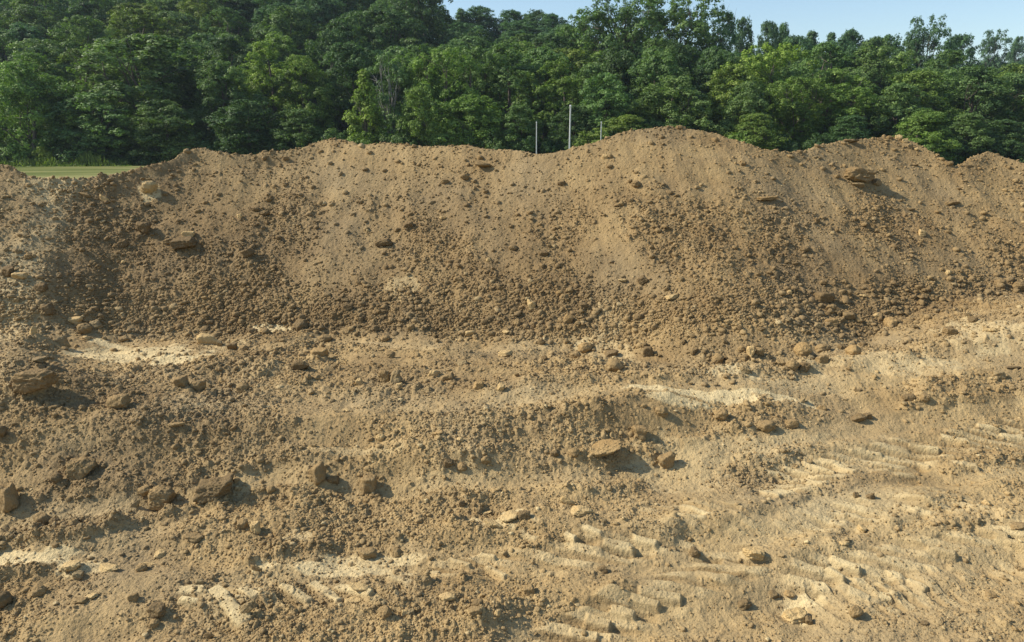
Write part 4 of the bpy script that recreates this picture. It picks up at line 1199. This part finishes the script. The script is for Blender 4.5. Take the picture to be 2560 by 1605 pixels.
# shrubs and weeds along the foot of the wood
SHR = [(8,352,86,90,'mid'),(60,368,86,70,'bright'),(105,366,85.5,60,'yellow'),(170,372,87,80,'dark'),(235,370,86.5,80,'dark'),(300,368,87,90,'mid'),(365,372,86,80,'dark'),(440,362,86,90,'mid'),(520,350,86,90,'dark'),(600,352,86.5,90,'mid'),(690,346,86,90,'dark'),(770,335,86,80,'mid'),(830,322,86,90,'mid'),(905,330,85.5,80,'bright'),(1000,318,86,100,'mid'),(1080,330,86,80,'mid'),(1150,325,86.5,90,'bright'),(1240,330,86,90,'mid'),(1310,345,86.5,80,'dark'),(1380,350,87,80,'dark'),(1465,330,86,90,'olive'),(1540,320,86,90,'dark'),(1860,330,86,90,'bright'),(1960,335,86,100,'dark'),(2050,335,86,90,'dark'),(2330,345,86,90,'mid'),(2400,360,86,90,'dark'),(2500,350,86,90,'dark'),(2560,360,86,80,'dark')]
WRD = {'mid': 'green', 'bright': 'light green', 'yellow': 'yellow-green feathery', 'dark': 'dark', 'olive': 'olive'}
cells = {}
for s in SHR:
    c = next((c[2] for c in COLS if c[0] <= s[0] < c[1]), 'above the end heap'); cells.setdefault(c, []).append(s)
for c, L in cells.items():
    for i, (px, py, Y, w, tn) in enumerate(L):
        a, t = ray(px, py)
        plant('shrub', tn, a * Y, Y, CAMH + t * Y, w * Y / F * 1.15, '%s shrub at the wood edge %s, %s from the left' % (WRD[tn], c, ORD[i]), 'shrub', group='shrubs at the edge of the wood')

# tall weeds at the edge of the mown grass
def weeds():
    r = np.random.RandomState(8); n = 5200
    X = r.uniform(-66, -42, n); Y = r.uniform(82.5, 86, n)
    hh = r.uniform(0.2, 1.3, n) * np.clip(0.55 + 1.3 * perlin(X * 0.35, Y * 0.35, 77), 0.12, 1.4) * sm(82.3, 84, Y)
    a = r.uniform(0, 3.14, n); w = 0.10
    dx = np.cos(a) * w; dy = np.sin(a) * w; lx = r.normal(size=n) * 0.15
    v = np.stack([np.stack([X - dx, Y - dy, 0 * X + .18], 1), np.stack([X + dx, Y + dy, 0 * X + .18], 1), np.stack([X + dx * .5 + lx, Y + dy * .5, hh + .2], 1), np.stack([X - dx * .5 + lx, Y - dy * .5, hh + .2], 1)], 1).reshape(-1, 3)
    me = np_mesh('weeds', v, np.arange(n * 4).reshape(-1, 4), smooth=False); attr(me, 'leaf', r.uniform(0.2, 1, n), 'FACE')
    o = link('weeds', me, M_LEAF); o.color = (0.95, 0.85, 0.6, 1); tag(o, 'tall yellowish weeds along the edge of the mown grass', 'weeds', kind='stuff')
weeds()

# ------------------------------------------------------------------ white poles
m, n, b = mat('white_painted_pole')
no = N(n, 'ShaderNodeTexNoise', Scale=2.5, Detail=5); n.links.new(N(n, 'ShaderNodeTexCoord').outputs['Object'], no.inputs['Vector'])
n.links.new(mix(n, (0.40, 0.41, 0.40), (0.62, 0.62, 0.60), no.outputs[0]), b.inputs['Base Color']); b.inputs['Roughness'].default_value = 0.5
def pole(px, py, Y, rad, lean, label):
    a, t = ray(px, py); top = CAMH + t * Y; L = top - 0.2
    e = bpy.data.objects.new('white_pole', None); COL.objects.link(e); e.location = (a * Y, Y, 0.2); e.rotation_euler = (0, lean, 0)
    v, f = tube([(0, 0, -0.3), (0, 0, 0), (0, 0, L * 0.5), (0, 0, L * 0.97)], [rad, rad, rad * 0.92, rad * 0.85], 14)
    link('shaft', np_mesh('shaft', v, f), m, e)
    v, f = tube([(0, 0, L * 0.97), (0, 0, L * 0.972), (0, 0, L * 0.995), (0, 0, L)], [rad * 0.85, rad * 1.1, rad * 1.1, rad * 0.3], 14)
    link('cap', np_mesh('cap', v, f), m, e)
    v, f = tube([(0, 0, -0.3), (0, 0, 0.35), (0, 0, 0.36)], [rad * 1.35, rad * 1.35, rad * 1.0], 14)
    link('ground_sleeve', np_mesh('ground_sleeve', v, f), m, e)
    tag(e, label, 'pole', 'white poles standing behind the heap')
pole(1425, 262, 45, 0.050, 0.007, 'tallest and thickest of the three white poles, the middle one')
pole(1342, 304, 60, 0.042, -0.004, 'short thin white pole left of the tallest pole')
pole(1503, 304, 62, 0.040, 0.004, 'short thin white pole on the right, half hidden by the heap')

# ------------------------------------------------------------------ air
hz = None
def haze():
    import bmesh
    bm = bmesh.new(); bmesh.ops.create_cube(bm, size=1.0)
    for v in bm.verts: v.co = Vector((v.co.x * 3200, v.co.y * 1640 + 790, (v.co.z + 0.5) * 72 - 3.5))
    me = bpy.data.meshes.new('haze'); bm.to_mesh(me); bm.free()
    m = bpy.data.materials.new('air_haze'); m.use_nodes = True; n = m.node_tree; n.nodes.clear()
    o = n.nodes.new('ShaderNodeOutputMaterial'); p = n.nodes.new('ShaderNodeVolumePrincipled')
    p.inputs['Color'].default_value = (0.75, 0.87, 1.0, 1); p.inputs['Density'].default_value = HAZE
    p.inputs['Anisotropy'].default_value = 0.2
    n.links.new(p.outputs[0], o.inputs['Volume'])
    ob = link('haze', me, m); tag(ob, 'thin bluish summer haze in the air', kind='stuff')
HAZE = 0.00018
if HAZE: haze()
